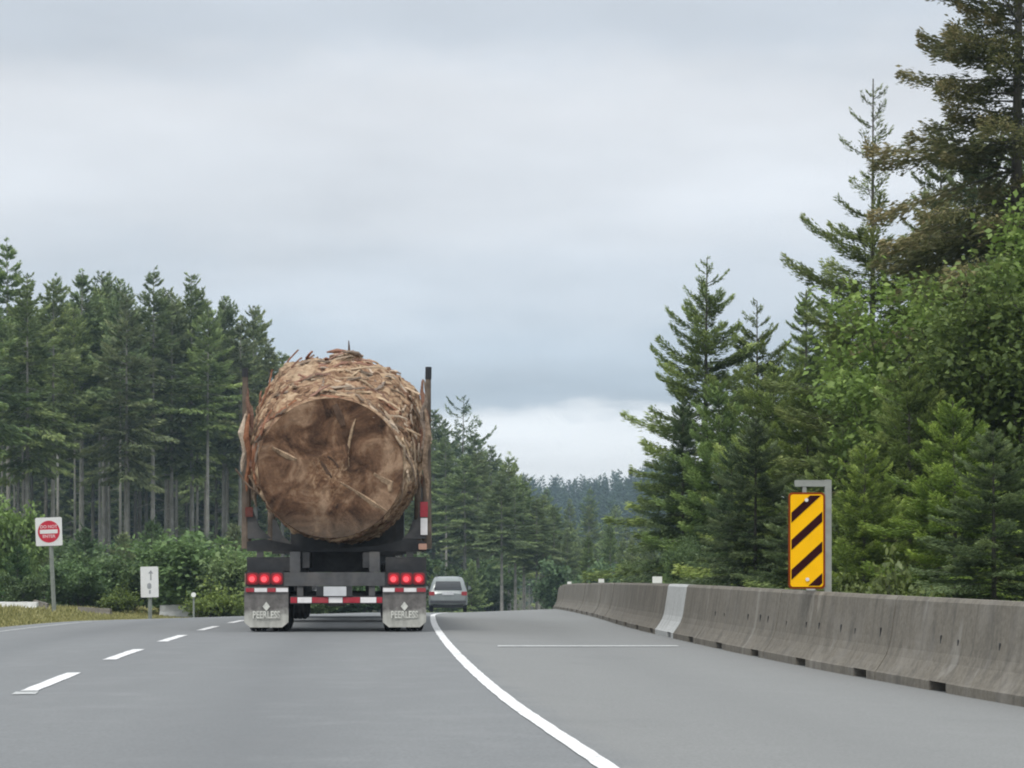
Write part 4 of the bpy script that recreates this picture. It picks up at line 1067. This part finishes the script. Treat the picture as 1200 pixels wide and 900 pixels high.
by_top(ALDER[1], 'alder_tree', 1195, 345, 37, 'yellowish green alder beside the rounded bright alder', 'tree', wide=1.0)
by_top(NEAR[4], 'fir_tree', 1065, 430, 36, 'light green young fir growing under the rounded bright alder', 'tree', wide=1.25)
by_top(ALDER[2], 'leafy_bush', 797, 636, 54, 'leafy bush at the foot of the spiky topped young fir', 'bush', wide=.5)
by_top(NEAR[3], 'fir_tree', 885, 490, 44, 'dark fir standing left of the striped marker behind the barrier', 'tree', wide=1.2)
by_top(NEAR[4], 'fir_tree', 1012, 520, 34, 'yellow tipped fir right of the gallows post behind the barrier', 'tree', wide=1.1)
by_top(SHRUB[2], 'fern_clump', 1040, 668, 29, 'light green fern clump peeping over the barrier right of the gallows post', 'fern', wide=.55)
by_top(NEAR[3], 'fir_tree', 940, 560, 37, 'low dark fir directly behind the striped panel', 'tree', wide=1.4)

# --- tall stand left of the road: (px, top py, distance, kind)
rs = random.Random(9)
front = [(-22, 318, 128, 0), (10, 284, 140, 1), (32, 322, 132, 2), (62, 326, 138, 0), (95, 318, 150, 1), (122, 320, 156, 3), (148, 345, 142, 2), (179, 316, 150, 1), (201, 352, 156, 0), (225, 322, 158, 2),
         (243, 362, 150, 3), (262, 356, 166, 0), (281, 375, 160, 1), (299, 360, 172, 3), (316, 398, 166, 2), (331, 412, 178, 0), (352, 430, 175, 1), (378, 440, 186, 2)]
def where(px):
    for lim, txt in ((20, 'left of the red disc sign'), (85, 'behind the red disc sign'), (150, 'between the two white signs'), (205, 'behind the small white sign'), (270, 'above the bright green shrubs'), (320, 'beside the trailer stake')):
        if px < lim: return txt
    return 'behind the giant log'
for i, (px, py_, d, k) in enumerate(front):
    by_top(STAND[k], 'fir_tree', px, py_, d, 'tall fir with long bare pale trunk fronting the stand ' + where(px), 'tree', 'tall firs of the left stand')
poles = [(2, 430, 134), (17, 440, 136), (27, 425, 137), (88, 420, 148), (117, 400, 152), (128, 395, 156), (141, 390, 147), (151, 410, 158), (194, 400, 158), (207, 410, 163), (231, 400, 160), (265, 410, 166)]
for px, py_, d in poles:
    by_top(POLE, 'fir_tree', px, py_ - 60, d, 'slim fir with bare pale stem inside the stand ' + where(px), 'tree', 'slim firs inside the left stand', wide=.9)
for i in range(46):
    px = rs.uniform(-40, 400); d = rs.uniform(178, 250); top = np.interp(px, [-40, 20, 120, 220, 300, 330, 400], [335, 335, 345, 350, 392, 425, 462]) + rs.uniform(5, 40)
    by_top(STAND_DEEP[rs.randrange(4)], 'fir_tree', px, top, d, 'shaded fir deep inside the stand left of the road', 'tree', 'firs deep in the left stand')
for i in range(44):
    px = -45 + i * 10.5 + rs.uniform(-5, 5); d = rs.uniform(225, 290)
    by_top(EDGE[0], 'fir_tree', px, rs.uniform(470, 520), d, 'low branched fir closing off the back of the left stand', 'tree', 'firs closing the left stand', wide=1.25)
# dark spruce tips showing above the stand
for px, py_, d in ((68, 324, 190), (97, 320, 195), (124, 321, 200), (262, 357, 205), (300, 361, 210)):
    by_top(STAND[1], 'fir_tree', px, py_, d, 'fir whose narrow dark tip rises over the stand ' + where(px), 'tree', 'fir tips over the left stand', wide=.7)
# --- second stand, between truck and barrier
mid = [(490, 478, 205, 0), (508, 482, 212, 2), (523, 500, 200, 1), (556, 505, 215, 0), (576, 524, 205, 2), (596, 536, 210, 3), (614, 568, 216, 1), (632, 588, 200, 0), (648, 600, 225, 2), (668, 612, 240, 1), (690, 592, 250, 0), (712, 610, 240, 3), (735, 615, 255, 2), (758, 618, 250, 0), (640, 572, 330, 1), (668, 585, 340, 2), (692, 572, 350, 1), (615, 556, 320, 0), (722, 592, 345, 3), (752, 596, 350, 0), (585, 538, 300, 2), (560, 512, 290, 1), (536, 500, 280, 0), (515, 486, 270, 3), (470, 470, 260, 2), (440, 462, 250, 1)]
for px, py_, d, k in mid:
    by_top((STAND + EDGE)[k if d > 230 else (k if k < 2 else k + 2)], 'fir_tree', px, py_, d, 'fir in the wood between the truck and the concrete barrier', 'tree', 'firs beyond the bend')
for k, (px, d) in enumerate(((588, 150), (604, 156), (614, 162), (629, 158), (649, 165), (560, 178), (545, 172), (637, 172), (597, 175))):
    by_top(STAND[2 if k % 2 else 0], 'fir_tree', px, float(np.interp(px, [545, 590, 650], [528, 545, 590])) + rs.uniform(-6, 10), d, 'fir with bare pale trunk at the road edge beyond the silver car', 'tree', 'bare stemmed firs past the car', wide=1.5)
by_top(SNAG, 'fir_tree', 541, 466, 240, 'sparse ragged fir standing above the wood right of the log', 'tree')
for i in range(40):
    px = rs.uniform(430, 790); d = rs.uniform(215, 330); top = np.interp(px, [430, 505, 560, 620, 690, 790], [500, 515, 552, 592, 615, 625]) + rs.uniform(0, 45)
    by_top((STAND + EDGE)[rs.randrange(6)], 'fir_tree', px, top, d, 'fir in the shaded depth of the wood beyond the silver car', 'tree', 'firs deep beyond the bend')
for i in range(16):
    px = rs.uniform(500, 572) if i < 9 else rs.uniform(655, 720); d = rs.uniform(140, 200)
    by_top(YOUNG[i % 2] if i % 3 else SHRUB[1], 'young_fir' if i % 3 else 'leafy_bush', px, rs.uniform(655, 690), d, 'low undergrowth young fir at the foot of the wood past the silver car' if i % 3 else 'dull low bush at the foot of the wood past the silver car', 'tree' if i % 3 else 'bush', 'undergrowth past the car' if i % 3 else 'bushes past the car')
for px, py_, d in ((665, 640, 160), (690, 648, 150), (715, 635, 165), (740, 650, 140), (760, 640, 150), (690, 655, 155), (730, 652, 160), (765, 655, 148)):
    by_top(EDGE[0] if d > 120 else YOUNG[1], 'fir_tree', px, py_ - 20, d, 'low branched fir just beyond the far end of the barrier', 'tree', 'firs past the barrier end')

# --- shrubs and saplings along the left verge
shr = [(SHRUB[0], 232, 634, 78, 1.15, 'big rounded bright green shrub beside the trailer', 'bush'), (SHRUB[0], 268, 655, 76, .95, 'bright green shrub half hidden by the trailer wheels', 'bush'), (SHRUB[0], 205, 650, 80, .8, 'bright shrub directly behind the small white sign', 'bush'),
       (SHRUB[1], 120, 655, 80, 1.0, 'dull green bush between the two white signs', 'bush'), (SHRUB[1], 150, 660, 82, 1.0, 'dull green bush left of the small white sign', 'bush'), (SHRUB[1], 85, 662, 78, 1.0, 'dull green bush right of the red disc sign', 'bush'),
       (YOUNG[0], 20, 640, 82, 1.2, 'young fir with layered boughs left of the red disc sign', 'tree'), (YOUNG[1], -8, 580, 86, 1.2, 'taller young fir with light green boughs at the left verge', 'tree'), (YOUNG[0], 100, 618, 92, 1.1, 'young fir standing behind the bush right of the red disc sign', 'tree'),
       (YOUNG[0], 177, 610, 98, 1.0, 'young fir with pale boughs behind the small white sign', 'tree'), (YOUNG[1], 52, 640, 90, 1.1, 'young fir directly behind the red disc sign', 'tree'), (SHRUB[1], 300, 670, 84, 1.0, 'dull bush behind the trailer tail lights', 'bush'),
       (SHRUB[1], 25, 676, 76, .9, 'dull green bush behind the white block by the red disc sign', 'bush'), (SHRUB[2], 140, 690, 74, .8, 'low olive tuft of leaves before the dull bushes', 'bush'), (SHRUB[2], 255, 690, 73, .9, 'low olive tuft of leaves at the foot of the bright shrub', 'bush'),
       (SHRUB[0], 2, 600, 84, .55, 'light green sapling bush at the left end of the verge', 'bush'), (YOUNG[1], 145, 625, 105, 1.2, 'young fir under the tall stand between the signs', 'tree'), (YOUNG[1], 275, 615, 105, 1.1, 'young fir under the tall stand behind the bright shrubs', 'tree')]
for pr, px, py_, d, wd, lb, ct in shr:
    by_top(pr, 'leafy_bush' if ct == 'bush' else 'young_fir', px, py_, d, lb, ct, wide=wd)
for i in range(34):
    px = rs.uniform(-30, 420); d = rs.uniform(98, 150)
    by_top((SHRUB[1], YOUNG[0], YOUNG[1])[i % 3], 'leafy_bush' if i % 3 == 0 else 'young_fir', px, rs.uniform(630, 685), d, 'dull bush in the undergrowth below the tall left stand' if i % 3 == 0 else 'young fir in the undergrowth below the tall left stand', 'bush' if i % 3 == 0 else 'tree', 'bushes under the left stand' if i % 3 == 0 else 'young firs under the left stand')
for i in range(14):
    px = rs.uniform(290, 420); d = rs.uniform(90, 130)
    by_top((SHRUB[1], SHRUB[0])[i % 2], 'leafy_bush', px, rs.uniform(680, 700), d, 'roadside bush screened by the truck and its load', 'bush', 'bushes behind the truck')

# --- far ridge: single trees along its crest, the rest one mass
for i in range(86):
    px = 560 + i * 2.7 + rs.uniform(-2, 2); d = rs.uniform(840, 900); X = (px - 600) * d / FPX
    ht = (CAM_H + (663 - np.interp(px, [560, 630, 690, 720, 760, 790], [546, 546, 556, 572, 570, 578]) - rs.uniform(-16, 8) * (1 if i % 4 else -1.0)) * d / FPX) if 0 else rs.uniform(15, 22)
    plant(RIDGE[i % 3], 'fir_tree', X, d, 'dark distant fir along the crest of the far ridge', 'tree', 'firs on the far ridge', height=ht)
rg = np.random.default_rng(4); VV, DD, LL, WW, VAL = [], [], [], [], []
src = RIDGE[0][1]; n_v = len(src.vertices); co = np.empty(n_v * 3); src.vertices.foreach_get('co', co); co = co.reshape(-1, 4, 3)[::3]
bx_, dx_ = co[:, 0], co[:, 2] - co[:, 0]; ln_ = np.linalg.norm(dx_, axis=1); wd_ = np.linalg.norm(co[:, 1] - co[:, 3], axis=1) / 2 * 1.5
for i in range(560):
    d = rg.uniform(420, 980) if i % 2 else rg.uniform(700, 880); px = rg.uniform(380, 860) if i % 2 else rg.uniform(560, 800); X = (px - 600) * d / FPX; k = rg.uniform(.6, 1.0); g = terr_h(X, d)
    a_ = rg.uniform(0, 6.28); Rm_ = np.array([[math.cos(a_), -math.sin(a_), 0], [math.sin(a_), math.cos(a_), 0], [0, 0, 1]])
    VV.append(bx_ @ Rm_.T * k + [X, d, g]); DD.append(dx_ @ Rm_.T); LL.append(ln_ * k); WW.append(wd_ * k); VAL.append(rg.uniform(0, .7, len(ln_)) + rg.uniform(-.1, .1))
wood = obj('distant_forest', leaf_mesh('distant_forest', np.concatenate(VV), np.concatenate(DD), np.concatenate(LL), np.concatenate(WW), np.concatenate(VAL), 'hill_needles', rg))
tag(wood, 'hazy mass of dark conifers covering the far hillside', 'forest', kind='stuff')

# --- dry roadside grass on the left verge and a little behind the barrier
rg = np.random.default_rng(8); n = 42000
Yg = rg.uniform(34, 96, n); off = np.minimum(rg.gamma(1.6, 1.2, n), rg.uniform(3.0, 4.6, n)); Xg = edge_x(Yg) + LEFT_U - .05 - off + .25 * np.sin(Yg * 1.7); Zg = terrain_z(Xg, Yg)
P = np.stack([Xg, Yg, Zg - .02], -1); D = rg.normal(0, .35, (n, 3)); D[:, 2] = 1
ln = rg.uniform(.06, .20, n) * np.clip(.5 + off / 5, .4, 1.2)
grass = obj('dry_grass', leaf_mesh('dry_grass', P, D, ln, ln * .11 + .006, rg.uniform(0, 1, n), 'dry_grass', rg))
tag(grass, 'dry yellow green grass along the left road verge', 'grass', kind='stuff')

# ------------------------------------------------------------------ haze
HAZE_DENS = 0.0003
if HAZE_DENS > 0:
    m = bpy.data.materials.new('haze_air'); m.use_nodes = True; t = m.node_tree; t.nodes.clear()
    o_ = t.nodes.new('ShaderNodeOutputMaterial'); v = t.nodes.new('ShaderNodeVolumePrincipled')
    v.inputs['Color'].default_value = (.62, .80, .98, 1); v.inputs['Density'].default_value = HAZE_DENS; v.inputs['Anisotropy'].default_value = .2
    t.links.new(v.outputs[0], o_.inputs['Volume']); MATS['haze_air'] = m
    hz = MB().box(-860, 860, -45, 1310, -14, 125).build('haze', 'haze_air'); tag(hz, 'thin bluish haze in the damp air over the woods', 'haze', kind='stuff')
